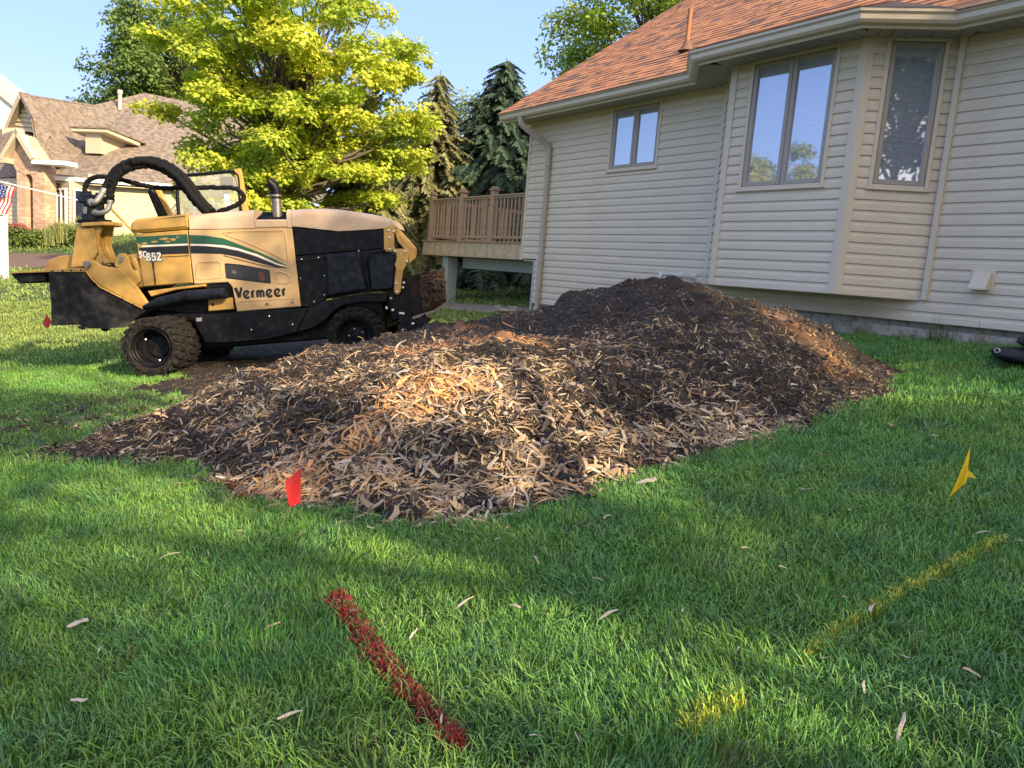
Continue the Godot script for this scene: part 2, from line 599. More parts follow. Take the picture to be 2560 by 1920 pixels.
# a window with casing, sashes, glass and a lowered blind: x along the wall, z out
func window(parent: Node, x0: float, x1: float, y0: float, y1: float, sashes: int, slats: bool) -> Node3D:
	var w := pivot("window", parent)
	var st := begin()
	var c := 0.045
	for e in [[x0, x0 + c, y0, y1], [x1 - c, x1, y0, y1], [x0 + c, x1 - c, y1 - c, y1], [x0 + c, x1 - c, y0, y0 + c]]:
		box(st, Vector3(e[0], e[2], -0.05), Vector3(e[1], e[3], 0.032), Transform3D(), 0.006)
	box(st, Vector3(x0 - 0.012, y0 - 0.012, -0.02), Vector3(x1 + 0.012, y0 + 0.006, 0.042), Transform3D(), 0.004)
	put(st, "casing", mats.trim, w)
	var wide := (x1 - x0 - 2 * c) / sashes
	for k in sashes:
		var a := x0 + c + wide * k + 0.003
		var b := a + wide - 0.006
		var lo := y0 + c + 0.002
		var hi := y1 - c - 0.002
		st = begin()
		var f := 0.055
		for e in [[a, a + f, lo, hi], [b - f, b, lo, hi], [a + f, b - f, hi - f, hi], [a + f, b - f, lo, lo + f]]:
			box(st, Vector3(e[0], e[2], -0.05), Vector3(e[1], e[3], 0.016), Transform3D(), 0.008)
		put(st, "sash", mats.sash, w)
		st = begin()
		quad(st, Vector3(a + f, lo + f, -0.012), Vector3(b - f, lo + f, -0.012), Vector3(b - f, hi - f, -0.012), Vector3(a + f, hi - f, -0.012))
		put(st, "pane", mats.glass, w)
		if slats:
			var y := lo + f + 0.01
			st = begin()
			box(st, Vector3(a + f * 0.5, -0.002, -0.024), Vector3(b - f * 0.5, 0.002, 0.024), Transform3D(Basis(Vector3.RIGHT, 0.95), Vector3.ZERO))
			var slat := finish(st)
			while y < hi - f * 0.4:
				var o := put_mesh(slat, "blind_slat", mats.blind, w)
				o.position = Vector3(0, y, -0.10)
				y += 0.052
		else:
			st = begin()
			box(st, Vector3(a, lo, -0.14), Vector3(b, hi, -0.12))
			put(st, "roller_blind", mats.blind, w)
	return w

# the wall line offset outwards by d, as (s, off)
func eave(d: float) -> PackedVector2Array:
	var k := 0.4142 * d
	return PackedVector2Array([Vector2(-12.24, d), Vector2(-7.39 - k, d), Vector2(-6.77 - k, 0.62 + d), Vector2(-5.0 + k, 0.62 + d), Vector2(-4.38 + k, d), Vector2(3.4, d)])

func sweep(st: SurfaceTool, prof: Array, closed := false) -> void:
	for i in prof.size() - (0 if closed else 1):
		var p: Array = prof[i]
		var q: Array = prof[(i + 1) % prof.size()]
		var a := eave(p[0])
		var b := eave(q[0])
		for k in a.size() - 1:
			quad(st, Vector3(a[k].x, p[1], a[k].y), Vector3(a[k + 1].x, p[1], a[k + 1].y), Vector3(b[k + 1].x, q[1], b[k + 1].y), Vector3(b[k].x, q[1], b[k].y))

func build_house() -> void:
	var house := thing("siding_house", "house with tan vinyl siding, a brown shingle roof and a bay window", "house", wall_n * -WALL_DISTANCE)
	house.basis = Basis(wall_s, Vector3.UP, wall_n)
	var top := 2.735 + EYE
	var w1 := [-9.72, -8.59, 1.705 + EYE, 2.705 + EYE]
	var f := wall_face("wall", house, Transform3D(), -11.905, -7.36, -0.62 + EYE, top, [w1], -11.5, 0.27 + EYE)
	window(f, w1[0], w1[1], w1[2], w1[3], 2, false)
	f = wall_face("wall", house, Transform3D(), -4.31, 3.0, -0.2 + EYE, top)
	wall_face("wall", house, Transform3D(), -7.36, -4.31, -0.2 + EYE, 0.10 + EYE).position.z = -0.002
	# the bay: a front face and two slanting ones
	var wa := [-6.49 + 6.77, -5.30 + 6.77, 1.20 + EYE, 2.728 + EYE]
	f = wall_face("bay_wall", house, Transform3D(Basis(), Vector3(-6.77, 0, 0.62)), 0.06, 1.70, 0.045 + EYE, top, [wa])
	window(f, wa[0], wa[1], wa[2], wa[3], 2, true)
	var q := Basis(Vector3.UP, PI / 4)
	var wb := [0.18, 0.79, 1.18 + EYE, 2.728 + EYE]
	f = wall_face("bay_wall", house, Transform3D(q, Vector3(-5.0, 0, 0.62)), 0.06, 0.88, 0.045 + EYE, top, [wb])
	window(f, wb[0], wb[1], wb[2], wb[3], 1, true)
	f = wall_face("bay_wall", house, Transform3D(Basis(Vector3.UP, -PI / 4), Vector3(-7.39, 0, 0)), 0.05, 0.82, 0.045 + EYE, top)
	# the bay's floor, bottom rail and closed top
	var st := begin()
	var bay := PackedVector2Array([Vector2(-7.40, 0), Vector2(-6.775, 0.625), Vector2(-4.995, 0.625), Vector2(-4.37, 0)])
	slab(st, bay, 0, 0.03, Transform3D(Basis(Vector3.RIGHT, Vector3.BACK, Vector3.DOWN), Vector3(0, 0.06 + EYE, 0)))
	put(st, "bay_floor", mats.trim, house)
	# corner posts and edge trims
	for e in [[-11.97, 0.0, 0.24, 0.065, 0.0], [-7.42, 0.02, 0.04, 0.07, 0.0], [-4.345, 0.03, 0.04, 0.06, 0.0]]:
		st = begin()
		box(st, Vector3(e[0], e[2] + EYE, -0.05), Vector3(e[0] + e[3], top, 0.03 + e[1]), Transform3D(), 0.004)
		put(st, "corner_trim", mats.trim, house)
	for e in [[-5.0, 0.62, 1], [-6.77, 0.62, -1]]:
		st = begin()
		var d: float = 0.052 * e[2]
		var c := Vector2(e[0], e[1])
		var o2 := Vector2(0.7071 * e[2], -0.7071) * 0.075
		var up := Vector2(0.0124 * e[2], 0.03)
		var poly := PackedVector2Array([c + Vector2(-0.075 * e[2], 0.03), c + up, c + up + o2, c + o2 * 0.8 + Vector2(0, -0.02), c + Vector2(-0.075 * e[2], -0.01)])
		slab(st, poly, 0, top - 0.04 - EYE, Transform3D(Basis(Vector3.RIGHT, Vector3.BACK, Vector3.DOWN), Vector3(0, top, 0)))
		put(st, "corner_trim", mats.trim, house)
	# the set-back lower storey under the overhang at the deck end
	st = begin()
	box(st, Vector3(-11.56, -0.75 + EYE, -0.06), Vector3(-11.50, 0.24 + EYE, 0.022), Transform3D(), 0.004)
	put(st, "lower_corner_trim", mats.painted_post, house)
	st = begin()
	box(st, Vector3(-11.54, -0.9 + EYE, -9.0), Vector3(-11.46, 0.24 + EYE, -0.07))
	box(st, Vector3(-11.96, 0.24 + EYE, -9.0), Vector3(-11.86, top + 0.3, -0.06))
	box(st, Vector3(-11.9, 0.225 + EYE, -9.0), Vector3(-11.48, 0.245 + EYE, -0.01))
	box(st, Vector3(2.9, -0.9 + EYE, -9.0), Vector3(3.0, top, -0.06))
	box(st, Vector3(-11.5, -0.9 + EYE, -9.1), Vector3(3.0, top, -9.0))
	slab(st, PackedVector2Array([Vector2(-9.0, top), Vector2(0.0, top), Vector2(-4.5, top + 3.05)]), 0, 0.1, Transform3D(Basis(Vector3.BACK, Vector3.UP, Vector3.LEFT), Vector3(-11.86, 0, 0)))
	slab(st, PackedVector2Array([Vector2(-9.0, top), Vector2(0.0, top), Vector2(-4.5, top + 3.05)]), 0, 0.1, Transform3D(Basis(Vector3.BACK, Vector3.UP, Vector3.LEFT), Vector3(3.0, 0, 0)))
	put(st, "end_wall", mats.siding, house)
	# foundation with the black strip above it
	st = begin()
	box(st, Vector3(-11.45, -1.2 + EYE, -0.3), Vector3(3.0, -0.262 + EYE, -0.018))
	box(st, Vector3(-11.45, -0.262 + EYE, -0.3), Vector3(3.0, -0.15 + EYE, -0.14))
	put(st, "foundation", mats.concrete, house)
	# eaves: gutter, fascia, soffit boards
	st = begin()
	var y := 2.70 + EYE
	sweep(st, [[0.455, y + 0.12], [0.455, y + 0.005], [0.52, y + 0.005], [0.545, y + 0.03], [0.55, y + 0.075], [0.575, y + 0.095], [0.578, y + 0.128], [0.566, y + 0.130], [0.562, y + 0.108]])
	quad(st, Vector3(-12.24, y, 0.455), Vector3(-12.24, y + 0.005, 0.52), Vector3(-12.24, y + 0.13, 0.578), Vector3(-12.24, y + 0.12, 0.455))
	put(st, "gutter", mats.gutter, house)
	st = begin()
	sweep(st, [[0.45, y + 0.15], [0.45, y - 0.03], [0.435, y - 0.03], [0.435, y + 0.15]])
	put(st, "fascia", mats.trim, house)
	st = begin()
	sweep(st, [[-0.3, y + 0.05], [0.44, y + 0.05]])
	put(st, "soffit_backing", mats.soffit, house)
	st = begin()
	sweep(st, [[0.004, y + 0.034], [0.026, y + 0.034], [0.026, y - 0.004], [0.02, y - 0.004]])
	put(st, "frieze", mats.trim, house)
	st = begin()
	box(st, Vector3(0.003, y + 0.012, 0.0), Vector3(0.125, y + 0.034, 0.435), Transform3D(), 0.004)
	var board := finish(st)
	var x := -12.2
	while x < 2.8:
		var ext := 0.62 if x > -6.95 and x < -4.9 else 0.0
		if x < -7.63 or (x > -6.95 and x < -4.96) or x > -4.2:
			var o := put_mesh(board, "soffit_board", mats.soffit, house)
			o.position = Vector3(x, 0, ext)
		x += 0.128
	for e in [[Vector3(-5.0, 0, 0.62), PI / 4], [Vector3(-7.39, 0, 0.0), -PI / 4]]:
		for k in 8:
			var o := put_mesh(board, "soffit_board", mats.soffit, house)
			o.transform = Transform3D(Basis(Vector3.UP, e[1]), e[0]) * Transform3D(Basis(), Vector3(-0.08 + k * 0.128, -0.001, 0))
	# downspout
	st = begin()
	var down := [Vector3(-11.62, y + 0.02, 0.50), Vector3(-11.60, y - 0.10, 0.49), Vector3(-11.52, y - 0.20, 0.40), Vector3(-11.33, y - 0.40, 0.13), Vector3(-11.285, y - 0.48, 0.07), Vector3(-11.28, y - 0.60, 0.062), Vector3(-11.27, -0.60 + EYE, 0.062), Vector3(-11.28, -0.68 + EYE, 0.09), Vector3(-11.40, -0.755 + EYE, 0.17)]
	for i in down.size() - 1:
		var a: Vector3 = down[i]
		var b: Vector3 = down[i + 1]
		var d := (b - a).normalized()
		var sx := (Vector3.BACK.cross(d) if absf(d.z) < 0.8 else d.cross(Vector3.UP)).normalized()
		var sz := sx.cross(d).normalized()
		box(st, Vector3(-0.046, -0.012, -0.034), Vector3(0.046, a.distance_to(b) + 0.012, 0.034), Transform3D(Basis(sx, d, sx.cross(d)), a), 0.008)
	put(st, "downspout", mats.downspout, house)
	for h in [1.9, 0.2, -0.45]:
		st = begin()
		box(st, Vector3(-11.33, h + EYE, 0.018), Vector3(-11.215, h + 0.03 + EYE, 0.101), Transform3D(), 0.003)
		put(st, "downspout_strap", mats.downspout, house)
	# plastic pipes through the wall
	for e in [[-7.86, 0.135, 0.42], [-7.62, 0.125, 0.40]]:
		st = begin()
		tube(st, [Vector3(e[0], e[1] + EYE, -0.05), Vector3(e[0], e[1] + EYE, e[2])], [0.03], 14)
		tube(st, [Vector3(e[0], e[1] + EYE, e[2] - 0.05), Vector3(e[0], e[1] + EYE, e[2] + 0.02)], [0.037], 14)
		tube(st, [Vector3(e[0], e[1] + EYE, 0.015), Vector3(e[0], e[1] + EYE, 0.04)], [0.045], 14)
		put(st, "plastic_pipe", mats.white_plastic, house)
	# vent hood
	var vent := pivot("vent_hood", house, Transform3D(Basis(), Vector3(-3.77, 0.27 + EYE, 0.018)))
	st = begin()
	box(st, Vector3(-0.115, -0.115, -0.015), Vector3(0.115, 0.115, 0.012), Transform3D(), 0.003)
	put(st, "flange", mats.trim, vent)
	st = begin()
	slab(st, PackedVector2Array([Vector2(0.012, 0.09), Vector2(0.03, 0.09), Vector2(0.115, -0.07), Vector2(0.115, -0.085), Vector2(0.012, -0.085)]), -0.085, 0.085, Transform3D(Basis(Vector3.BACK, Vector3.UP, Vector3.LEFT), Vector3.ZERO), 0.004)
	put(st, "hood", mats.trim, vent)
	build_roof(house)

func build_roof(house: Node3D) -> void:
	var pitch := deg_to_rad(35.0)
	var y0 := 2.815 + EYE
	# x along the eave, y up the slope, z off the slope
	var t := Transform3D(Basis(Vector3.RIGHT, Vector3(0, sin(pitch), -cos(pitch)), Vector3(0, cos(pitch), sin(pitch))), Vector3(0, y0, 0.575))
	var roof := pivot("roof", house, t)
	var up := 6.19
	var st := begin()
	box(st, Vector3(-12.24, 0.0, -0.05), Vector3(3.4, up, 0.0))
	# the far slope
	var far := t.affine_inverse() * Transform3D(Basis(Vector3.RIGHT, Vector3(0, sin(pitch), cos(pitch)), Vector3(0, cos(pitch), -sin(pitch))), Vector3(0, y0, -9.575))
	box(st, Vector3(-12.24, 0.0, -0.05), Vector3(3.4, up, 0.0), far)
	put(st, "roof_deck", mats.roof_felt, roof)
	var ms := [mats.shingle_a, mats.shingle_b, mats.shingle_c]
	var shapes := {}
	var r := RandomNumberGenerator.new()
	r.seed = 8
	var tabs := []
	var row := 0
	var cam := house.transform.affine_inverse() * Vector3(0, EYE, 0)
	while row * 0.14 < up - 0.1:
		var x := -12.25 - r.randf() * 0.1
		while x < 3.4:
			var n := r.randi_range(2, 6)
			var wide := n * 0.055
			var m := r.randi_range(0, 5)
			tabs.append([maxf(x, -12.25), row * 0.14 - (0.02 if row == 0 else 0.0), n, [0, 0, 1, 1, 2, 0][m], r.randf() < 0.55])
			x += wide
		row += 1
	# bay roof: a lower slope over the bay
	for k in tabs.size():
		var p: Vector3 = t * Vector3(tabs[k][0], tabs[k][1], 0)
		var d := p.distance_to(cam)
		var hidden: bool = tabs[k][0] > -3.4 or tabs[k][1] > 4.8
		# the bay's own roof covers this piece
		if tabs[k][0] > -7.9 and tabs[k][0] < -4.0 and tabs[k][1] < 0.75:
			hidden = true
		tabs[k].append(d + (100.0 if hidden else 0.0))
	tabs.sort_custom(func(a, b): return a[5] < b[5])
	var rest := [begin(), begin(), begin()]
	for k in tabs.size():
		var e: Array = tabs[k]
		var lift := 0.012 if e[4] else 0.007
		if k < 300:
			var key := "%d %d" % [e[2], int(e[4])]
			if not shapes.has(key):
				var one := begin()
				tab(one, 0.0, 0.0, e[2] * 0.055, lift)
				shapes[key] = finish(one)
			var o := put_mesh(shapes[key], "shingle", ms[e[3]], roof)
			o.position = Vector3(e[0], e[1], 0)
		else:
			tab(rest[e[3]], e[0], e[1], e[2] * 0.055, lift)
	for k in 3:
		var o := put(rest[k], "shingles", ms[k], roof)
		tag(o, "", "", "", "stuff")
	# the roof over the bay: front slope and two hips meeting the main roof
	var e0 := eave(0.585)
	var yb := y0 + 0.01
	var ridge_a := Vector3(-6.55, yb + 0.47, -0.06)
	var ridge_b := Vector3(-5.2, yb + 0.47, -0.06)
	var inv := t.affine_inverse()
	st = begin()
	var c := []
	for k in range(1, 5):
		c.append(Vector3(e0[k].x, yb, e0[k].y))
	for q in [[c[1], c[2], ridge_b, ridge_a], [c[0], c[1], ridge_a, ridge_a], [c[2], c[3], ridge_b, ridge_b]]:
		quad(st, inv * q[0], inv * q[1], inv * q[2], inv * q[3])
	put(st, "bay_roof_deck", mats.roof_felt, roof)
	st = begin()
	var slope: Vector3 = (ridge_a - Vector3(ridge_a.x, yb, c[1].z))
	var len := slope.length()
	var tb := inv * Transform3D(Basis(Vector3.RIGHT, slope / len, Vector3.RIGHT.cross(slope / len)), Vector3(0, yb, c[1].z))
	for j in int(len / 0.14) + 1:
		var a: float = lerpf(c[1].x, ridge_a.x, j * 0.14 / len)
		var b: float = lerpf(c[2].x, ridge_b.x, j * 0.14 / len)
		while a < b:
			var one := begin()
			var wide := r.randi_range(2, 6) * 0.055
			tab(one, 0, 0, minf(wide, b - a), 0.009)
			var o := put(one, "shingle", ms[r.randi_range(0, 2)], roof)
			o.transform = tb * Transform3D(Basis(), Vector3(a, j * 0.14, 0.002))
			a += wide
	# vent pipe with its boot
	var foot := Vector3(-8.54, 0, -0.29)
	foot.y = y0 + (0.575 - foot.z) * tan(pitch)
	st = begin()
	var boot := []
	var br := []
	for k in 8:
		boot.append(inv * (foot + Vector3(0, 0.0 + 0.022 * k, 0)))
		br.append(0.125 - 0.088 * pow(k / 7.0, 0.6))
	tube(st, boot, br, 16)
	put(st, "pipe_boot", mats.shingle_c, roof)
	st = begin()
	tube(st, [inv * foot, inv * (foot + Vector3(0, 0.60, 0))], [0.034], 14)
	put(st, "vent_pipe", mats.shingle_a, roof)

func tab(st: SurfaceTool, x: float, y: float, wide: float, lift: float) -> void:
	var a := Vector3(x + 0.002, y, lift)
	var b := Vector3(x + wide - 0.002, y, lift)
	var c := Vector3(x + wide - 0.002, y + 0.16, 0.002)
	var d := Vector3(x + 0.002, y + 0.16, 0.002)
	var low := Vector3(0, 0, lift - 0.0005)
	quad(st, a, b, c, d)
	quad(st, a - low, b - low, b, a)
	tri(st, a - low, a, d)
	tri(st, b - low, c, b)

# ------------------------------------------------------------------ the deck
func build_deck() -> void:
	var deck := thing("wooden_deck", "raised brown wooden deck with railing at the corner of the house", "deck", wall_n * -WALL_DISTANCE)
	deck.basis = Basis(wall_s, Vector3.UP, wall_n)
	var st := begin()
	box(st, Vector3(-16.28, 0.24 + EYE, -0.19), Vector3(-11.99, 0.545 + EYE, -0.15), Transform3D(), 0.004)
	put(st, "fascia_board", mats.plywood, deck)
	st = begin()
	box(st, Vector3(-16.28, 0.24 + EYE, -4.3), Vector3(-16.24, 0.545 + EYE, -0.192), Transform3D(), 0.004)
	put(st, "fascia_board", mats.plywood, deck)
	st = begin()
	box(st, Vector3(-16.31, 0.548 + EYE, -0.0), Vector3(-11.99, 0.575 + EYE, 0.14), Transform3D(Basis(), Vector3(0, 0, -0.262)), 0.004)
	var boards := finish(st)
	for k in 29:
		var o := put_mesh(boards, "deck_board", mats.cedar, deck)
		o.position = Vector3(0, 0, -k * 0.145)
	for e in [[-15.2, -11.6, -0.62], [-15.2, -11.6, -3.6]]:
		st = begin()
		box(st, Vector3(e[0], 0.0 + EYE, e[2] - 0.09), Vector3(e[1], 0.236 + EYE, e[2]), Transform3D(), 0.004)
		put(st, "beam", mats.painted_post, deck)
	for k in 10:
		st = begin()
		var jx := -16.1 + k * 0.44
		box(st, Vector3(jx, 0.24 + EYE, -4.2), Vector3(jx + 0.04, 0.54 + EYE, -0.2))
		put(st, "joist", mats.cedar, deck)
	for e in [[-15.42, -0.42], [-15.42, -3.6]]:
		var p := deck.transform * Vector3(e[0], 0, e[1])
		st = begin()
		box(st, Vector3(e[0] - 0.13, ground_y(p.x, p.z) - 0.1, e[1] - 0.13), Vector3(e[0] + 0.13, 0.238 + EYE, e[1] + 0.13), Transform3D(), 0.008)
		put(st, "support_post", mats.painted_post, deck)
	# railing posts, rails and balusters
	var spots := [[-16.03, -0.22], [-14.66, -0.22], [-13.42, -0.22], [-12.1, -0.22], [-16.03, -1.6], [-16.03, -2.9], [-16.03, -4.15], [-14.7, -4.15], [-13.4, -4.15]]
	for e in spots:
		st = begin()
		box(st, Vector3(e[0] - 0.065, 0.574 + EYE, e[1] - 0.065), Vector3(e[0] + 0.065, 1.60 + EYE, e[1] + 0.065), Transform3D(), 0.01)
		var po := put(st, "post", mats.rail_wood, deck)
		st = begin()
		box(st, Vector3(e[0] - 0.088, 1.602 + EYE, e[1] - 0.088), Vector3(e[0] + 0.088, 1.635 + EYE, e[1] + 0.088), Transform3D(), 0.008)
		box(st, Vector3(e[0] - 0.066, 1.636 + EYE, e[1] - 0.066), Vector3(e[0] + 0.066, 1.675 + EYE, e[1] + 0.066), Transform3D(), 0.018)
		put(st, "post_cap", mats.rail_wood, po)
	st = begin()
	box(st, Vector3(-0.018, 0.69 + EYE, -0.018), Vector3(0.018, 1.44 + EYE, 0.018), Transform3D(), 0.003)
	var bal := finish(st)
	for e in [[0, 1], [1, 2], [2, 3], [0, 4], [4, 5], [5, 6], [6, 7], [7, 8]]:
		var a := Vector3(spots[e[0]][0], 0, spots[e[0]][1])
		var b := Vector3(spots[e[1]][0], 0, spots[e[1]][1])
		var d := (b - a).normalized()
		var len := a.distance_to(b) - 0.134
		var rt := Transform3D(Basis(d, Vector3.UP, d.cross(Vector3.UP)), a + d * 0.067)
		for h in [[1.44, 1.475, 0.03], [1.477, 1.51, 0.05], [0.64, 0.69, 0.032]]:
			st = begin()
			box(st, Vector3(0, h[0] + EYE, -h[2]), Vector3(len, h[1] + EYE, h[2]), rt, 0.006)
			put(st, "rail", mats.rail_wood, deck)
		var n := int(len / 0.125)
		for k in n:
			var o := put_mesh(bal, "baluster", mats.rail_wood, deck)
			o.transform = Transform3D(rt.basis, rt * Vector3((k + 0.5) * len / n, 0, 0))
	# garden furniture behind the railing
	var seat := thing("deck_chair", "dark slatted chair standing on the deck behind the railing", "chair", deck.transform * Vector3(-12.75, 0.575 + EYE, -1.3))
	seat.basis = deck.basis
	for e in [[-0.25, -0.25], [0.25, -0.25], [-0.25, 0.25], [0.25, 0.25]]:
		st = begin()
		box(st, Vector3(e[0] - 0.03, 0, e[1] - 0.03), Vector3(e[0] + 0.03, 0.42 if e[1] > 0 else 0.95, e[1] + 0.03), Transform3D(), 0.005)
		put(st, "leg", mats.cedar, seat)
	for k in 5:
		st = begin()
		box(st, Vector3(-0.27, 0.422, -0.215 + k * 0.105), Vector3(0.27, 0.445, -0.125 + k * 0.105), Transform3D(), 0.004)
		put(st, "seat_slat", mats.cedar, seat)
		st = begin()
		box(st, Vector3(-0.215, 0.5 + k * 0.09, -0.26), Vector3(0.215, 0.57 + k * 0.09, -0.24), Transform3D(), 0.004)
		put(st, "back_slat", mats.cedar, seat)

# ------------------------------------------------------------------ the stump grinder
# its own axes: x along the machine to the right, y up, z towards the viewer; z = 0 is the near side of the hood
func part(called: String, poly: PackedVector2Array, z0: float, z1: float, m: Material, parent: Node, ch := 0.006, round := 0.0) -> MeshInstance3D:
	var st := begin()
	slab(st, rounded(poly, round) if round > 0.0 else poly, z0, z1, Transform3D(), ch)
	return put(st, called, m, parent)

func pipe(called: String, path: Array, r: float, m: Material, parent: Node, sides := 12) -> MeshInstance3D:
	var st := begin()
	tube(st, path, [r], sides)
	return put(st, called, m, parent)

func bolt(at: Vector3, r: float, parent: Node, m: Material = null) -> void:
	var st := begin()
	lathe(st, PackedVector2Array([Vector2(r, 0), Vector2(r, r * 0.5), Vector2(r * 0.55, r * 0.8), Vector2(0.0, r * 0.8)]), at, 6, false)
	put(st, "bolt", m if m else mats.zinc, parent)

func rim_line(poly: PackedVector2Array, z: float, r: float, m: Material, parent: Node, called := "pressed_rim") -> void:
	var path := []
	for p in poly:
		path.append(Vector3(p.x, p.y, z))
	path.append(path[0])
	pipe(called, path, r, m, parent, 6)

func wheel(called: String, at: Vector3, r: float, wide: float, rim_r: float, depth: float, studs: int, parent: Node, turn := 0.0) -> Node3D:
	var w := pivot(called, parent, Transform3D(Basis(), at))
	var h := wide * 0.5
	var st := begin()
	var pr := PackedVector2Array([Vector2(rim_r, -h + 0.02), Vector2(rim_r + 0.02, -h), Vector2(r * 0.82, -h - 0.006), Vector2(r * 0.93, -h + 0.012), Vector2(r * 0.955, -h + 0.035), Vector2(r * 0.965, 0), Vector2(r * 0.955, h - 0.035), Vector2(r * 0.93, h - 0.012), Vector2(r * 0.82, h + 0.006), Vector2(r * 0.78, h + 0.004), Vector2(r * 0.77, h + 0.008), Vector2(r * 0.74, h + 0.008), Vector2(r * 0.73, h + 0.002), Vector2(rim_r + 0.02, h), Vector2(rim_r, h - 0.02)])
	lathe(st, pr, Vector3.ZERO, 48)
	var tyre := put(st, "tyre", mats.tyre, w)
	# lugs, slanted in two staggered rows
	st = begin()
	var n := 22
	for k in n * 2:
		var side := 1.0 if k % 2 else -1.0
		var a := TAU * k / (n * 2) + turn
		var b := Basis(Vector3.BACK, a)
		var s := rng.randf_range(0.92, 1.0)
		var poly := PackedVector2Array([Vector2(-0.026, 0.0), Vector2(0.022, 0.0), Vector2(0.034, 0.0), Vector2(0.052, h * 1.0), Vector2(0.004, h * 1.02)])
		var lug := Transform3D(b * Basis(Vector3(0, 1, 0), Vector3(0, 0, side), Vector3(1, 0, 0)), b * Vector3(r * 0.935, 0, 0))
		slab(st, poly, 0.0, r * 0.065 * s, lug, 0.004)
		# the lug's shoulder, running down the side wall
		var sh := Transform3D(b * Basis(Vector3(0, 1, 0), Vector3(0, 0, side), Vector3(1, 0, 0)), b * Vector3(r * 0.85, 0, 0))
		slab(st, PackedVector2Array([Vector2(0.012, h * 0.9), Vector2(0.050, h * 0.9), Vector2(0.047, h + 0.014), Vector2(0.014, h + 0.014)]), 0.0, r * 0.13, sh, 0.003)
	var lugs := put(st, "tread_lugs", mats.tyre, tyre)
	tag(lugs, "", "", "", "stuff")
	st = begin()
	lathe(st, PackedVector2Array([Vector2(rim_r + 0.004, h - 0.006), Vector2(rim_r - 0.004, h + 0.004), Vector2(rim_r - 0.012, h - 0.004), Vector2(rim_r - 0.022, h - 0.03), Vector2(rim_r - 0.032, h - 0.036), Vector2(rim_r - 0.036, h - depth), Vector2(rim_r * 0.62, h - depth - 0.008), Vector2(rim_r * 0.55, h - depth + 0.01), Vector2(0.0, h - depth + 0.01)]), Vector3.ZERO, 40)
	lathe(st, PackedVector2Array([Vector2(rim_r + 0.004, -h + 0.006), Vector2(rim_r - 0.03, -h + 0.03), Vector2(rim_r - 0.036, h - depth)]), Vector3.ZERO, 40)
	var rim := put(st, "rim", mats.black_steel, w)
	for k in studs:
		var a := TAU * k / studs + 0.5
		var q := pivot("stud", rim, Transform3D(Basis(), Vector3(cos(a), sin(a), 0) * rim_r * (0.42 if studs > 3 else 0.74) + Vector3(0, 0, h - depth)))
		bolt(Vector3.ZERO, 0.014, q)
	if studs > 3:
		st = begin()
		lathe(st, PackedVector2Array([Vector2(0.05, 0.0), Vector2(0.042, 0.02), Vector2(0.024, 0.024), Vector2(0.02, 0.012), Vector2(0, 0.012)]), Vector3(0, 0, h - depth + 0.01), 20)
		put(st, "hub", mats.black_steel, rim)
	return w

func hoses(called: String, path: Array, r: float, m: Material, parent: Node, wrinkle := 0.0) -> MeshInstance3D:
	var p := curve(path, 7)
	var rr := []
	for i in p.size():
		rr.append(r * (1.0 + wrinkle * (0.10 * sin(i * 1.9) + 0.12 * lump.get_noise_2d(i * 0.9, r * 70.0))))
		if wrinkle > 0.0:
			p[i] += Vector3(lump.get_noise_2d(i * 0.7, 3), lump.get_noise_2d(i * 0.7, 9), lump.get_noise_2d(i * 0.7, 21)) * 0.012
	var st := begin()
	tube(st, p, rr, 14)
	return put(st, called, m, parent)

func v3(flat: Array, z: float) -> Array:
	var out := []
	for i in range(0, flat.size(), 2):
		out.append(Vector3(flat[i], flat[i + 1], z))
	return out

func text_on(words: String, font: String, heavy: int, high: float, deep: float, m: Material, parent: Node, at: Transform3D, called: String, slant := false) -> void:
	var tm := TextMesh.new()
	var sf := SystemFont.new()
	sf.font_names = PackedStringArray([font])
	sf.font_weight = heavy
	var bold := FontVariation.new()
	bold.base_font = sf
	bold.variation_embolden = 0.5
	tm.font = bold
	tm.text = words
	tm.font_size = 64
	tm.pixel_size = high / 46.0
	tm.depth = deep
	tm.curve_step = 2.0
	var o := put_mesh(tm, called, m, parent)
	o.transform = at

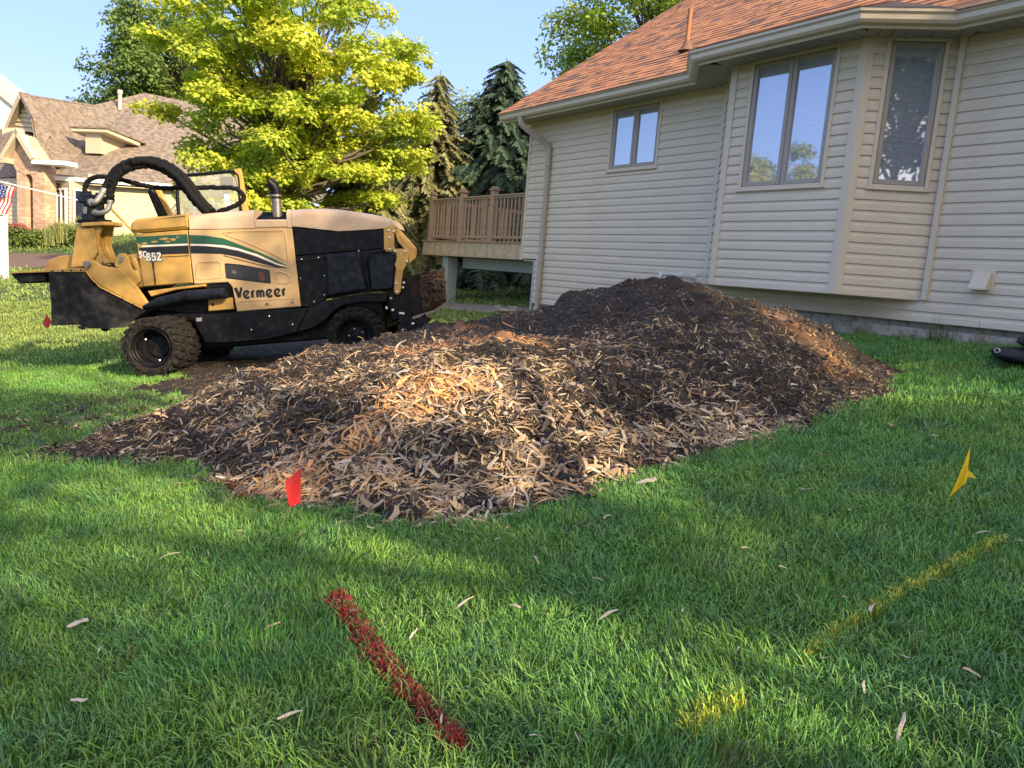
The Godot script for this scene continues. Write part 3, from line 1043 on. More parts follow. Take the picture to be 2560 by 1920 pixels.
func build_grinder() -> void:
	var g := thing("stump_grinder", "large yellow and tan self-propelled stump grinder parked behind the chip pile", "stump grinder", Vector3(-3.0, -0.0846, -8.35))
	g.rotation_degrees.z = 7.3
	var Y: Material = mats.yellow_paint
	var T: Material = mats.tan_paint
	var K: Material = mats.black_steel
	var back := -0.95   # far side of the hood
	var o: MeshInstance3D
	var st: SurfaceTool
	# --- hood: core, panels, lids
	part("engine_bay", pts([-0.97, 0.97, -0.45, 0.98, 0.03, 0.66, 0.70, 0.66, 0.80, 0.70, 1.66, 0.80, 1.66, 1.40, 0.72, 1.48, -0.43, 1.52, -0.97, 1.50]), back + 0.03, -0.03, K, g)
	var lid := part("front_lid", pts([-1.054, 1.538, -1.048, 1.62, -1.011, 1.662, -0.953, 1.680, -0.405, 1.704, -0.412, 1.545, -0.979, 1.530]), back - 0.01, 0.012, Y, g, 0.03, 0.02)
	o = part("front_side_panel", pts([-1.005, 1.516, -0.438, 1.533, -0.442, 0.967, -0.984, 0.954, -0.995, 1.217]), -0.03, 0.0, Y, g, 0.008)
	part("stripe", pts([-1.005, 1.488, -0.440, 1.487, -0.442, 1.390, -0.950, 1.396, -1.0, 1.43]), 0.0005, 0.002, mats.decal_green, o, 0.0)
	part("stripe", pts([-0.950, 1.392, -0.442, 1.386, -0.442, 1.370, -0.948, 1.376]), 0.0005, 0.002, mats.decal_white, o, 0.0)
	part("stripe", pts([-0.985, 1.370, -0.442, 1.366, -0.442, 1.281, -0.694, 1.286, -0.972, 1.279]), 0.0005, 0.002, mats.decal_black, o, 0.0)
	part("stripe", pts([-0.75, 1.262, -0.442, 1.262, -0.442, 1.254, -0.75, 1.254]), 0.0005, 0.0015, mats.decal_black, o, 0.0)
	# places where the stripe has worn through to the paint
	for e in [[-0.70, 1.45, 0.10, 0.018], [-0.80, 1.425, 0.07, 0.012], [-0.60, 1.438, 0.05, 0.022], [-0.92, 1.41, 0.06, 0.018], [-0.97, 1.32, 0.04, 0.03], [-0.66, 1.418, 0.05, 0.01], [-0.55, 1.462, 0.03, 0.008]]:
		var p := PackedVector2Array()
		for k in 10:
			var a := TAU * k / 10.0
			p.append(Vector2(e[0] + cos(a) * e[2] * rng.randf_range(0.4, 0.8), e[1] + sin(a) * e[3] * rng.randf_range(0.4, 1.0)))
		part("worn_patch", p, 0.001, 0.0028, Y, o, 0.0)
	# dark streak down the panel
	part("oil_streak", pts([-0.865, 1.235, -0.838, 1.235, -0.842, 1.10, -0.838, 1.0, -0.846, 0.965, -0.862, 0.966, -0.858, 1.08]), 0.0005, 0.002, mats.caked_dirt, o, 0.0)
	text_on("852", "Droid Sans", 800, 0.085, 0.004, mats.decal_black, o, Transform3D(Basis.from_scale(Vector3(0.86, 1, 1)), Vector3(-0.826, 1.256, 0.003)), "model_number_shadow")
	text_on("852", "Droid Sans", 800, 0.085, 0.004, mats.decal_white, o, Transform3D(Basis.from_scale(Vector3(0.86, 1, 1)), Vector3(-0.832, 1.262, 0.006)), "model_number")
	text_on("SC", "Droid Sans", 800, 0.066, 0.004, mats.decal_white, o, Transform3D(Basis.from_scale(Vector3(0.8, 1, 1)), Vector3(-0.948, 1.293, 0.005)), "model_letters")
	# main side panel
	var main := part("side_panel", pts([-0.424, 1.536, 0.698, 1.498, 0.717, 0.650, 0.012, 0.628, -0.012, 0.90, -0.053, 0.952, -0.426, 0.950, -0.431, 1.236]), -0.03, 0.006, T, g, 0.01, 0.012)
	part("stripe", pts([-0.420, 1.479, -0.240, 1.462, -0.052, 1.424, 0.128, 1.343, 0.318, 1.259, 0.492, 1.168, 0.615, 1.096, 0.504, 1.135, 0.300, 1.240, 0.100, 1.312, -0.058, 1.352, -0.250, 1.374, -0.420, 1.386]), 0.0065, 0.008, mats.decal_green, main, 0.0)
	part("stripe", pts([-0.420, 1.382, -0.251, 1.369, -0.061, 1.345, 0.100, 1.306, 0.299, 1.232, 0.503, 1.126, 0.651, 1.073, 0.502, 1.114, 0.298, 1.214, 0.095, 1.289, -0.062, 1.328, -0.252, 1.355, -0.420, 1.366]), 0.0065, 0.0082, mats.decal_white, main, 0.0)
	part("stripe", pts([-0.420, 1.361, -0.253, 1.350, -0.063, 1.323, 0.094, 1.283, 0.297, 1.207, 0.501, 1.108, 0.635, 1.066, 0.499, 1.083, 0.292, 1.148, 0.090, 1.218, -0.102, 1.259, -0.293, 1.273, -0.420, 1.280]), 0.0065, 0.008, mats.decal_black, main, 0.0)
	part("stripe", pts([-0.066, 1.244, 0.142, 1.178, 0.379, 1.106, 0.559, 1.067, 0.378, 1.098, 0.140, 1.168, -0.067, 1.234]), 0.0065, 0.0075, mats.decal_black, main, 0.0)
	var vent := part("vent_screen", pts([-0.066, 1.160, 0.107, 1.136, 0.415, 1.062, 0.419, 0.914, -0.066, 0.996]), 0.0065, 0.0095, mats.decal_black, main, 0.0, 0.015)
	# honeycomb of the screen
	st = begin()
	for j in 14:
		for i in 30:
			var c := Vector2(-0.055 + i * 0.0173 + (0.00865 if j % 2 else 0.0), 0.93 + j * 0.0150)
			var top := 1.150 - (c.x + 0.05) * 0.19
			var low := 1.008 - (c.x + 0.05) * 0.185
			if c.y > top - 0.008 or c.y < low + 0.004 or c.x > 0.405:
				continue
			for k in 3:
				var a0 := TAU * k / 6.0 + PI / 6
				var a1 := TAU * (k + 1) / 6.0 + PI / 6
				var p0 := c + Vector2(cos(a0), sin(a0)) * 0.0098
				var p1 := c + Vector2(cos(a1), sin(a1)) * 0.0098
				var q := (p1 - p0).orthogonal().normalized() * 0.0012
				quad(st, Vector3(p0.x - q.x, p0.y - q.y, 0.012), Vector3(p1.x - q.x, p1.y - q.y, 0.012), Vector3(p1.x + q.x, p1.y + q.y, 0.012), Vector3(p0.x + q.x, p0.y + q.y, 0.012))
	o = put(st, "honeycomb", mats.screen_wire, vent)
	tag(o, "", "", "", "stuff")
	part("engine_part", rounded(pts([0.30, 0.955, 0.35, 0.945, 0.365, 1.0, 0.34, 1.05, 0.29, 1.045]), 0.02), 0.0096, 0.0105, mats.rust_red, vent, 0.0)
	part("engine_part", rounded(pts([0.0, 1.05, 0.05, 1.035, 0.055, 1.07, 0.01, 1.085]), 0.015), 0.0096, 0.0105, mats.muffler, vent, 0.0)
	for e in [[-0.359, 1.185, -0.126, 1.180, -0.101, 1.148, -0.112, 1.006, -0.372, 0.995, -0.393, 1.028], [0.483, 1.036, 0.519, 1.043, 0.629, 0.996, 0.650, 0.927, 0.575, 0.908, 0.491, 0.915], [-0.062, 1.484, 0.083, 1.489, 0.605, 1.475, 0.625, 1.445, 0.634, 1.131, 0.439, 1.245, 0.177, 1.378, 0.0, 1.448]]:
		var p := rounded(pts(e), 0.03)
		rim_line(p, 0.006, 0.008, T, main)
		rim_line(shrink(p, 0.016), 0.004, 0.005, T, main)
	for e in [[0.042, 0.738, 0.655, 0.745], [0.655, 0.745, 0.665, 0.668], [0.042, 0.738, 0.036, 0.650]]:
		pipe("pressed_rim", v3(e, 0.005), 0.007, T, main, 6)
	# the maker's name in heavy rounded letters: each letter a mesh of thick strokes, in units of the small letters' height
	var pen := 0.0
	for c in "Vermeer":
		var strokes := []
		var wide := 0.0
		if c == "V":
			strokes = [[[0.02, 1.28, 0.36, 0.16], 0.17], [[0.36, 0.16, 0.66, 1.28], 0.13]]
			wide = 0.66
		elif c == "e":
			var ring := []
			for k in 15:
				var a := deg_to_rad(-38.0 - k * 20.5)
				ring.append_array([0.40 + cos(a) * 0.30, 0.45 + sin(a) * 0.37])
			strokes = [[ring, 0.13], [[0.66, 0.70, 0.24, 0.26], 0.085]]
			wide = 0.76
		elif c == "r":
			strokes = [[[0.13, 0.08, 0.13, 0.80], 0.14], [[0.13, 0.56, 0.22, 0.76, 0.38, 0.80], 0.115]]
			wide = 0.44
		else:
			strokes = [[[0.13, 0.08, 0.13, 0.80], 0.14], [[0.13, 0.62, 0.24, 0.78, 0.36, 0.76, 0.44, 0.64, 0.46, 0.08], 0.125], [[0.46, 0.62, 0.57, 0.78, 0.69, 0.76, 0.77, 0.64, 0.79, 0.08], 0.125]]
			wide = 0.92
		st = begin()
		var level := 0.0
		for s in strokes:
			var line := PackedVector2Array()
			for q in pts(s[0]):
				line.append(Vector2(0.022 + (pen + q.x) * 0.1035, 0.764 + (pen * 0.0012) + q.y * 0.0985))
			for poly in Geometry2D.offset_polyline(line, s[1] * 0.1, Geometry2D.JOIN_ROUND, Geometry2D.END_BUTT if c != "e" else Geometry2D.END_BUTT):
				slab(st, poly, 0.0065, 0.0085 + level)
			level += 0.0004
		put(st, "letter", mats.decal_black, main)
		pen += wide + 0.10
	for e in [[0.358, 0.698, 0.018], [0.633, 0.705, 0.013]]:
		st = begin()
		lathe(st, PackedVector2Array([Vector2(e[2], 0), Vector2(e[2], 0.012), Vector2(e[2] * 0.7, 0.016), Vector2(e[2] * 0.6, 0.008), Vector2(0, 0.008)]), Vector3(e[0], e[1], 0.006), 16)
		put(st, "latch", mats.steel, main)
	# hood top with the exhaust well
	var top := pivot("hood_top", g)
	st = begin()
	# a rounded cross-section (y against z) drawn along x in two lengths, open between them for the well
	for run in [[-0.402, 0.30, 1.0], [0.655, 0.702, 1.0]]:
		hood_run(st, run[0], run[1], [1.700, 1.712] if run[0] < 0 else [1.702, 1.695], [1.538, 1.512] if run[0] < 0 else [1.502, 1.500], back, 0.012)
	put(st, "shell", mats.lid_paint, top)
	st = begin()
	var side_strip := pts([0.30, 1.512, 0.655, 1.502, 0.655, 1.588, 0.30, 1.604])
	slab(st, side_strip, -0.04, 0.012, Transform3D(), 0.012)
	slab(st, pts([0.30, 1.512, 0.655, 1.502, 0.655, 1.70, 0.30, 1.71]), back, back + 0.3, Transform3D(), 0.012)
	put(st, "well_side", mats.lid_paint, top)
	st = begin()
	quad(st, Vector3(0.302, 1.60, -0.03), Vector3(0.653, 1.583, -0.03), Vector3(0.653, 1.69, -0.30), Vector3(0.302, 1.70, -0.30))
	quad(st, Vector3(0.302, 1.70, -0.30), Vector3(0.653, 1.69, -0.30), Vector3(0.653, 1.69, back + 0.3), Vector3(0.302, 1.70, back + 0.3))
	for k in 16:   # the bars of the screen
		var f := k / 15.0
		rod(st, Vector3(0.302, lerpf(1.602, 1.702, f), lerpf(-0.03, -0.30, f)), Vector3(0.653, lerpf(1.585, 1.692, f), lerpf(-0.03, -0.30, f)), 0.003, 5)
	put(st, "well_screen", mats.black_plastic, top)
	# rear lid: the tan cover that curves down to the back
	st = begin()
	var prof := [[0.706, 1.690, 1.512], [0.80, 1.694, 1.500], [1.04, 1.690, 1.462], [1.20, 1.672, 1.436], [1.40, 1.636, 1.436], [1.58, 1.598, 1.437], [1.70, 1.565, 1.442], [1.755, 1.525, 1.455], [1.772, 1.478, 1.460]]
	for i in prof.size() - 1:
		hood_run(st, prof[i][0], prof[i + 1][0], [prof[i][1], prof[i + 1][1]], [prof[i][2], prof[i + 1][2]], back, 0.012)
	var rear := put(st, "rear_lid", mats.lid_paint, g)
	rim_line(rounded(pts([0.80, 1.60, 1.02, 1.615, 1.55, 1.545, 1.60, 1.50, 1.25, 1.49, 0.83, 1.54]), 0.03), 0.006, 0.005, mats.lid_paint, rear)
	for e in [[0.746, 1.525], [0.956, 1.492], [1.154, 1.462], [1.379, 1.478], [1.589, 1.465]]:
		bolt(Vector3(e[0], e[1], 0.011), 0.009, rear)
	# black rear side
	part("upper_side_cover", pts([0.706, 1.508, 1.200, 1.432, 1.693, 1.436, 1.677, 1.230, 0.716, 1.201]), -0.03, 0.002, K, g, 0.006)
	o = part("lower_side_cover", pts([0.718, 1.194, 1.640, 1.226, 1.800, 1.150, 1.755, 0.772, 1.452, 0.772, 1.013, 0.742, 0.987, 0.705, 0.815, 0.640, 0.721, 0.652]), -0.05, 0.0, K, g, 0.006)
	part("hinge_strip", pts([0.722, 1.184, 1.026, 1.193, 1.026, 1.148, 0.722, 1.134]), 0.0, 0.012, K, o, 0.003)
	for e in [[0.777, 1.158], [0.960, 1.166]]:
		bolt(Vector3(e[0], e[1], 0.011), 0.010, o)
	for e in [[1.008, 0.97], [0.987, 0.763], [0.870, 0.696], [1.40, 1.215]]:
		bolt(Vector3(e[0], e[1], 0.0), 0.009, o)
	part("tank_cover", pts([1.045, 1.194, 1.417, 1.203, 1.462, 0.796, 1.038, 0.752]), -0.04, 0.05, mats.black_plastic, g, 0.018, 0.02)
	part("battery_cover", pts([1.495, 1.105, 1.554, 1.168, 1.743, 1.176, 1.803, 1.135, 1.752, 0.786, 1.503, 0.776]), -0.04, 0.05, mats.black_plastic, g, 0.02, 0.03)
	pipe("guard_tube", curve([Vector3(1.492, 0.80, 0.04), Vector3(1.472, 0.98, 0.06), Vector3(1.478, 1.09, 0.07), Vector3(1.52, 1.165, 0.07), Vector3(1.60, 1.195, 0.065), Vector3(1.70, 1.205, 0.05)], 4), 0.012, K, g, 8)
	# skirt, fender and chassis
	o = part("skirt", pts([-0.487, 0.617, -0.008, 0.620, 0.808, 0.632, 0.649, 0.373, 0.302, 0.307, -0.165, 0.299, -0.366, 0.311]), -0.06, 0.03, K, g, 0.008)
	for e in [[0.370, 0.563], [0.163, 0.425], [0.62, 0.46]]:
		bolt(Vector3(e[0], e[1], 0.03), 0.010, o)
	part("fender", pts([0.812, 0.634, 0.986, 0.702, 1.266, 0.740, 1.436, 0.759, 1.695, 0.738, 1.657, 0.655, 1.380, 0.668, 1.20, 0.648, 1.081, 0.585, 0.99, 0.50, 0.86, 0.42, 0.655, 0.372]), -0.05, 0.02, K, g, 0.006)
	part("belly", pts([-0.95, 0.66, 1.60, 0.70, 1.62, 0.36, 1.0, 0.27, -0.5, 0.22, -0.95, 0.34]), back + 0.15, -0.14, K, g, 0.02)
	part("frame_plate", pts([-0.95, 0.93, -0.06, 0.945, -0.06, 0.655, -0.6, 0.64, -0.95, 0.70]), -0.35, -0.11, K, g)
	part("frame_rail", pts([-0.93, 0.90, -0.64, 0.925, -0.30, 0.945, -0.30, 0.92, -0.62, 0.90, -0.90, 0.84]), -0.11, 0.03, Y, g)
	o = part("bracket", pts([-0.30, 0.775, -0.03, 0.785, -0.03, 0.658, -0.31, 0.650]), -0.08, -0.02, Y, g)
	bolt(Vector3(-0.25, 0.72, -0.02), 0.016, o, mats.black_steel)
	# black tube along the side, cut slanting at its left end
	st = begin()
	var tb := [Vector3(-0.98, 0.735, 0.07), Vector3(-0.80, 0.775, 0.07), Vector3(-0.485, 0.826, 0.07), Vector3(-0.055, 0.838, 0.07)]
	tube(st, tb, [0.012, 0.054, 0.058, 0.060], 18, false)
	tube(st, [Vector3(-0.055, 0.838, 0.07), Vector3(-0.12, 0.836, 0.07)], [0.052, 0.052], 18)
	var tt := put(st, "side_tube", mats.black_plastic, g)
	st = begin()
	tube(st, [Vector3(-0.50, 0.824, 0.07), Vector3(-0.475, 0.828, 0.07)], [0.064], 18)
	put(st, "clamp", K, tt)
	# --- exhaust stack
	var ex := pivot("exhaust_stack", g)
	pipe("pipe", [Vector3(0.50, 1.52, -0.17), Vector3(0.506, 1.845, -0.17)], 0.050, mats.muffler, ex, 20)
	st = begin()
	tube(st, curve([Vector3(0.507, 1.83, -0.17), Vector3(0.509, 1.90, -0.17), Vector3(0.491, 1.96, -0.16), Vector3(0.445, 2.012, -0.14)], 4), [0.055], 20, false)
	tube(st, curve([Vector3(0.505, 1.90, -0.17), Vector3(0.488, 1.958, -0.16), Vector3(0.447, 2.010, -0.14)], 4), [0.048], 20, false)
	put(st, "elbow", K, ex)
	st = begin()
	tube(st, [Vector3(0.506, 1.85, -0.17), Vector3(0.507, 1.872, -0.17)], [0.062], 20)
	box(st, Vector3(0.405, 1.855, -0.185), Vector3(0.46, 1.868, -0.155))
	put(st, "clamp", mats.muffler, ex)
	# --- wheels: a double pair at the cutter end, a single pair at the blade end
	wheel("wheel", Vector3(-0.762, 0.312, 0.33), 0.318, 0.24, 0.205, 0.17, 3, g)
	wheel("wheel", Vector3(-0.762, 0.312, 0.04), 0.318, 0.24, 0.205, 0.12, 5, g, 0.1)
	wheel("wheel", Vector3(-0.762, 0.312, -0.98), 0.318, 0.24, 0.205, 0.12, 5, g, 0.2)
	wheel("wheel", Vector3(1.311, 0.300, -0.02), 0.318, 0.25, 0.195, 0.07, 5, g, 0.3)
	wheel("wheel", Vector3(1.311, 0.300, -0.98), 0.318, 0.25, 0.195, 0.07, 5, g, 0.4)
	for x in [-0.762, 1.311]:
		pipe("axle", [Vector3(x, 0.31, -0.9), Vector3(x, 0.31, -0.1)], 0.07, K, g)
	# --- cutter end: curtain, housing, tower, motor, arms
	st = begin()
	curtain(st, pts([-1.966, 1.150, -1.574, 1.132, -1.495, 0.990, -1.316, 0.874, -0.965, 0.690, -1.071, 0.632, -1.199, 0.522, -1.40, 0.520, -1.621, 0.528, -1.745, 0.575, -2.006, 0.579, -1.99, 0.86]), 0.05, 0.062)
	put(st, "side_curtain", mats.rubber, g)
	st = begin()
	curtain(st, pts([-1.966, 1.150, -1.574, 1.132, -1.0, 0.70, -1.2, 0.53, -1.621, 0.55, -2.006, 0.56]), -1.0, -0.988)
	put(st, "side_curtain", mats.rubber, g)
	for e in [[-1.76, 0.56, -1.70, 0.555, -1.67, 0.53, -1.70, 0.515, -1.735, 0.53], [-1.50, 0.525, -1.42, 0.522, -1.40, 0.50, -1.46, 0.485, -1.49, 0.50]]:
		part("rubber_scrap", pts(e), 0.0, 0.03, mats.rubber, g, 0.003)
	part("rubber_flap", pts([-2.444, 1.166, -2.41, 1.12, -2.354, 1.053, -2.07, 1.058, -2.055, 1.155]), -0.95, -0.02, mats.rubber, g, 0.01)
	part("housing_plate", pts([-2.40, 1.180, -1.955, 1.186, -1.568, 1.182, -1.538, 1.165, -1.574, 1.140, -1.966, 1.158, -2.38, 1.164]), -0.97, 0.048, Y, g, 0.004)
	for x in [-1.93, -1.82, -1.73, -1.62]:
		bolt(Vector3(x, 1.162 + (x + 1.6) * -0.01, 0.047), 0.010, g, mats.black_steel)
	part("wheel_housing", pts([-2.229, 1.18, -2.205, 1.235, -2.165, 1.285, -2.105, 1.320, -2.018, 1.342, -1.85, 1.345, -1.70, 1.32, -1.62, 1.18]), -0.62, -0.26, Y, g, 0.01)
	part("cutter_wheel_cover", pts([-2.0, 1.16, -1.25, 0.98, -1.15, 0.70, -1.5, 0.56, -1.9, 0.62]), -0.6, -0.3, K, g, 0.01)
	# tower: front plate, near side, rear leg
	var tower := pivot("motor_tower", g)
	part("side_plate", pts([-1.690, 1.640, -1.500, 1.612, -1.500, 1.35, -1.60, 1.21, -1.817, 1.20]), -0.22, -0.10, Y, tower, 0.006)
	part("rib", pts([-1.500, 1.612, -1.418, 1.618, -1.468, 1.542, -1.485, 1.42, -1.44, 1.30, -1.38, 1.20, -1.60, 1.20, -1.50, 1.33]), -0.16, -0.12, Y, tower, 0.004)
	part("rear_leg", pts([-1.530, 1.655, -1.430, 1.660, -1.480, 1.52, -1.495, 1.42, -1.46, 1.29, -1.40, 1.18, -1.52, 1.18, -1.60, 1.40]), -0.42, -0.30, Y, tower, 0.006)
	st = begin()
	slab(st, PackedVector2Array([Vector2(-1.715, -0.02), Vector2(-1.60, 0.08), Vector2(-1.36, 0.08), Vector2(-1.30, 0.0), Vector2(-1.30, -0.2), Vector2(-1.36, -0.3), Vector2(-1.66, -0.3), Vector2(-1.715, -0.2)]), 0.0, 0.04, Transform3D(Basis(Vector3.RIGHT, Vector3.BACK, Vector3.DOWN) * Basis(Vector3.RIGHT, 0.0), Vector3(0, 1.672, -0.13)), 0.006)
	put(st, "top_plate", Y, tower)
	var motor := pivot("hydraulic_motor", g)
	part("mount", pts([-1.665, 1.676, -1.39, 1.676, -1.40, 1.705, -1.655, 1.712]), -0.30, -0.06, K, motor, 0.006)
	st = begin()
	tube(st, [Vector3(-1.535, 1.70, -0.17), Vector3(-1.535, 1.76, -0.17), Vector3(-1.52, 1.775, -0.17), Vector3(-1.51, 1.90, -0.17)], [0.118, 0.118, 0.108, 0.108], 22)
	put(st, "body", mats.black_plastic, motor)
	part("head", pts([-1.625, 1.885, -1.385, 1.875, -1.375, 1.94, -1.42, 1.965, -1.60, 1.985, -1.63, 1.955]), -0.29, -0.06, mats.black_plastic, motor, 0.015, 0.015)
	part("name_plate", pts([-1.575, 1.765, -1.535, 1.762, -1.525, 1.835, -1.565, 1.838]), -0.062, -0.055, mats.steel, motor, 0.001)
	for e in [[-1.59, 1.98], [-1.50, 1.985], [-1.42, 1.965]]:
		part("cap_screw", pts([e[0] - 0.016, e[1] - 0.012, e[0] + 0.016, e[1] - 0.012, e[0] + 0.016, e[1] + 0.022, e[0] - 0.016, e[1] + 0.022]), -0.12, -0.09, K, motor, 0.003)
	pipe("fitting", curve([Vector3(-1.47, 1.885, -0.06), Vector3(-1.43, 1.875, -0.03), Vector3(-1.40, 1.885, -0.03), Vector3(-1.375, 1.93, -0.06), Vector3(-1.355, 1.99, -0.11)], 4), 0.030, mats.steel, motor, 14)
	pipe("fitting", curve([Vector3(-1.46, 1.775, -0.09), Vector3(-1.42, 1.765, -0.04), Vector3(-1.34, 1.765, -0.03), Vector3(-1.295, 1.80, -0.05), Vector3(-1.283, 1.87, -0.09)], 4), 0.027, mats.steel, motor, 14)
	for e in [[Vector3(-1.36, 1.975, -0.10), Vector3(-1.345, 2.02, -0.125), 0.038], [Vector3(-1.284, 1.865, -0.09), Vector3(-1.282, 1.91, -0.10), 0.035], [Vector3(-1.47, 1.775, -0.10), Vector3(-1.44, 1.768, -0.06), 0.036], [Vector3(-1.48, 1.885, -0.06), Vector3(-1.45, 1.878, -0.035), 0.04]]:
		pipe("collar", [e[0], e[1]], e[2], mats.steel, motor, 8)
	# hoses
	hoses("hose", v3([-1.350, 2.00, -1.310, 2.092, -1.223, 2.204, -1.101, 2.276, -0.952, 2.307, -0.791, 2.298, -0.636, 2.244, -0.503, 2.136, -0.404, 2.014, -0.309, 1.852, -0.20, 1.72], -0.15), 0.042, mats.sleeve, g, 0.8)
	hoses("hose", v3([-1.282, 1.89, -1.268, 1.985, -1.218, 2.097, -1.117, 2.190, -0.999, 2.236, -0.836, 2.248, -0.690, 2.203, -0.560, 2.112, -0.455, 1.985, -0.360, 1.840, -0.25, 1.71], -0.10), 0.040, mats.sleeve, g, 0.9)
	hoses("hose", v3([-0.99, 2.275, -0.836, 2.280, -0.67, 2.23, -0.52, 2.12, -0.42, 1.99, -0.33, 1.84, -0.22, 1.71], -0.06), 0.036, mats.sleeve, g, 1.4)
	hoses("return_hose", v3([-1.61, 1.96, -1.66, 2.03, -1.624, 2.125, -1.537, 2.175, -1.437, 2.180, -1.229, 2.130, -1.038, 2.076, -0.878, 2.036, -0.715, 2.019, -0.469, 2.008, -0.223, 2.0, -0.011, 1.984, 0.085, 1.93, 0.092, 1.846, -0.02, 1.785, -0.20, 1.735], -0.30), 0.026, mats.sleeve, g, 0.7)
	# lift arm, bracket, cylinder
	var arm := part("lift_arm", pts([-1.558, 1.262, -1.477, 1.263, -1.404, 1.204, -1.296, 1.167, -1.215, 1.163, -1.157, 1.112, -1.039, 0.955, -0.926, 0.752, -0.987, 0.718, -1.432, 0.985, -1.517, 1.085, -1.585, 1.178]), 0.0, 0.045, Y, g, 0.006, 0.01)
	part("flange", pts([-1.583, 1.170, -1.570, 1.178, -1.505, 1.075, -1.425, 0.978, -0.985, 0.722, -0.995, 0.708, -1.438, 0.966, -1.52, 1.065]), 0.045, 0.068, Y, arm, 0.004)
	for e in [[-1.47, 1.01], [-1.34, 0.915], [-1.20, 0.835], [-1.08, 0.77]]:
		bolt(Vector3(e[0], e[1], 0.066), 0.008, arm, mats.black_steel)
	pipe("pivot_pin", [Vector3(-1.535, 1.22, 0.03), Vector3(-1.535, 1.22, 0.09)], 0.034, mats.steel, arm, 16)
	part("lift_arm", pts([-1.52, 1.24, -1.30, 1.16, -1.05, 0.95, -0.95, 0.76, -1.4, 0.97]), -0.9, -0.85, Y, g, 0.006)
	part("chute", pts([-1.42, 1.20, -1.05, 1.13, -0.98, 0.95, -1.35, 0.93]), -0.82, -0.02, Y, g, 0.01)
	var br := part("cylinder_bracket", rounded(pts([-1.270, 1.195, -1.205, 1.318, -1.142, 1.322, -1.110, 1.270, -1.092, 1.159, -1.000, 1.005, -1.064, 0.966, -1.167, 1.115]), 0.02), -0.03, 0.02, Y, g, 0.005)
	part("pin_plate", rounded(pts([-1.215, 1.22, -1.19, 1.285, -1.155, 1.285, -1.165, 1.235, -1.19, 1.215]), 0.01), 0.02, 0.032, mats.steel, br, 0.003)
	part("cylinder_bracket", rounded(pts([-1.16, 1.30, -1.03, 1.315, -1.0, 1.25, -1.09, 1.26]), 0.02), -0.10, -0.05, Y, g, 0.005)
	pipe("lift_cylinder", [Vector3(-1.10, 1.26, -0.09), Vector3(-0.98, 1.02, -0.09)], 0.055, Y, g, 18)
	pipe("lift_cylinder", [Vector3(-1.50, 1.235, -0.30), Vector3(-1.05, 1.28, -0.30)], 0.05, Y, g, 18)
	pipe("tie_rod", [Vector3(-1.40, 1.84, -0.3), Vector3(-1.05, 1.42, -0.3)], 0.014, Y, g, 8)
	# heaps of chips lodged on the arm
	st = begin()
	for k in 60:
		var at := Vector3(rng.randf_range(-1.50, -1.22), rng.randf_range(1.19, 1.225), rng.randf_range(-0.25, 0.0))
		box(st, Vector3(-0.025, -0.004, -0.007), Vector3(0.025, 0.004, 0.007), Transform3D(Basis.from_euler(Vector3(rng.randf() * 3, rng.randf() * 6, rng.randf() * 3)), at))
	o = put(st, "lodged_chips", mats.caked_dirt, g)
	tag(o, "", "", "", "stuff")
	# --- operator's shield behind the hood
	var sh := pivot("operator_shield", g)
	pipe("frame", curve(v3([-0.902, 1.66, -0.90, 1.95, -0.870, 2.175, -0.80, 2.228, -0.55, 2.238, -0.245, 2.249, -0.172, 2.228, -0.139, 2.160, -0.150, 1.95, -0.157, 1.66], -0.9), 4), 0.020, K, sh, 10)
	part("pane", pts([-0.885, 1.68, -0.86, 2.20, -0.25, 2.235, -0.165, 2.15, -0.17, 1.68]), -0.903, -0.897, mats.shield, sh, 0.0)
	part("notice", pts([-0.36, 2.08, -0.22, 2.085, -0.21, 2.19, -0.35, 2.19]), -0.8965, -0.8955, mats.steel, sh, 0.0)
	part("notice", pts([-0.335, 1.80, -0.275, 1.80, -0.275, 1.99, -0.335, 1.99]), -0.8965, -0.8955, mats.decal_white, sh, 0.0)
	part("post", pts([-0.185, 2.275, -0.111, 2.278, -0.06, 1.66, -0.118, 1.66]), -0.95, -0.885, Y, sh, 0.006)
	part("slanted_guard", rounded(pts([-1.100, 2.030, -1.075, 2.056, -1.035, 2.058, -0.86, 1.64, -0.98, 1.64]), 0.02), -0.66, -0.58, mats.rubber, g, 0.01)
	part("guard_edge", pts([-1.018, 2.058, -0.961, 2.053, -0.80, 1.64, -0.855, 1.64]), -0.65, -0.59, Y, g, 0.006)
	# --- blade end: linkage, frame, blade
	var ln := part("blade_link", rounded(pts([1.696, 1.442, 1.763, 1.470, 1.830, 1.414, 1.800, 1.38, 1.79, 1.25, 1.80, 1.205, 1.745, 1.185, 1.680, 1.198]), 0.012), 0.0, 0.045, Y, g, 0.006)
	for e in [[1.745, 1.41], [1.748, 1.335], [1.742, 1.215], [1.80, 1.40]]:
		bolt(Vector3(e[0], e[1], 0.044), 0.014, ln)
	var l2 := part("blade_link", rounded(pts([1.800, 1.43, 1.850, 1.425, 2.022, 1.215, 2.006, 1.105, 1.925, 1.045, 1.93, 1.15, 1.90, 1.205, 1.83, 1.29]), 0.015), -0.10, 0.01, Y, g, 0.008)
	part("groove", pts([1.845, 1.36, 1.865, 1.375, 1.975, 1.215, 1.955, 1.20]), 0.01, 0.016, Y, l2, 0.003)
	var l3 := part("blade_link", rounded(pts([1.775, 1.215, 1.87, 1.215, 1.945, 1.20, 1.955, 1.15, 1.915, 1.05, 1.865, 0.965, 1.826, 0.752, 1.79, 0.722, 1.757, 0.755, 1.775, 0.90, 1.800, 1.01, 1.785, 1.05, 1.81, 1.10, 1.815, 1.165]), 0.012), 0.012, 0.05, Y, g, 0.006)
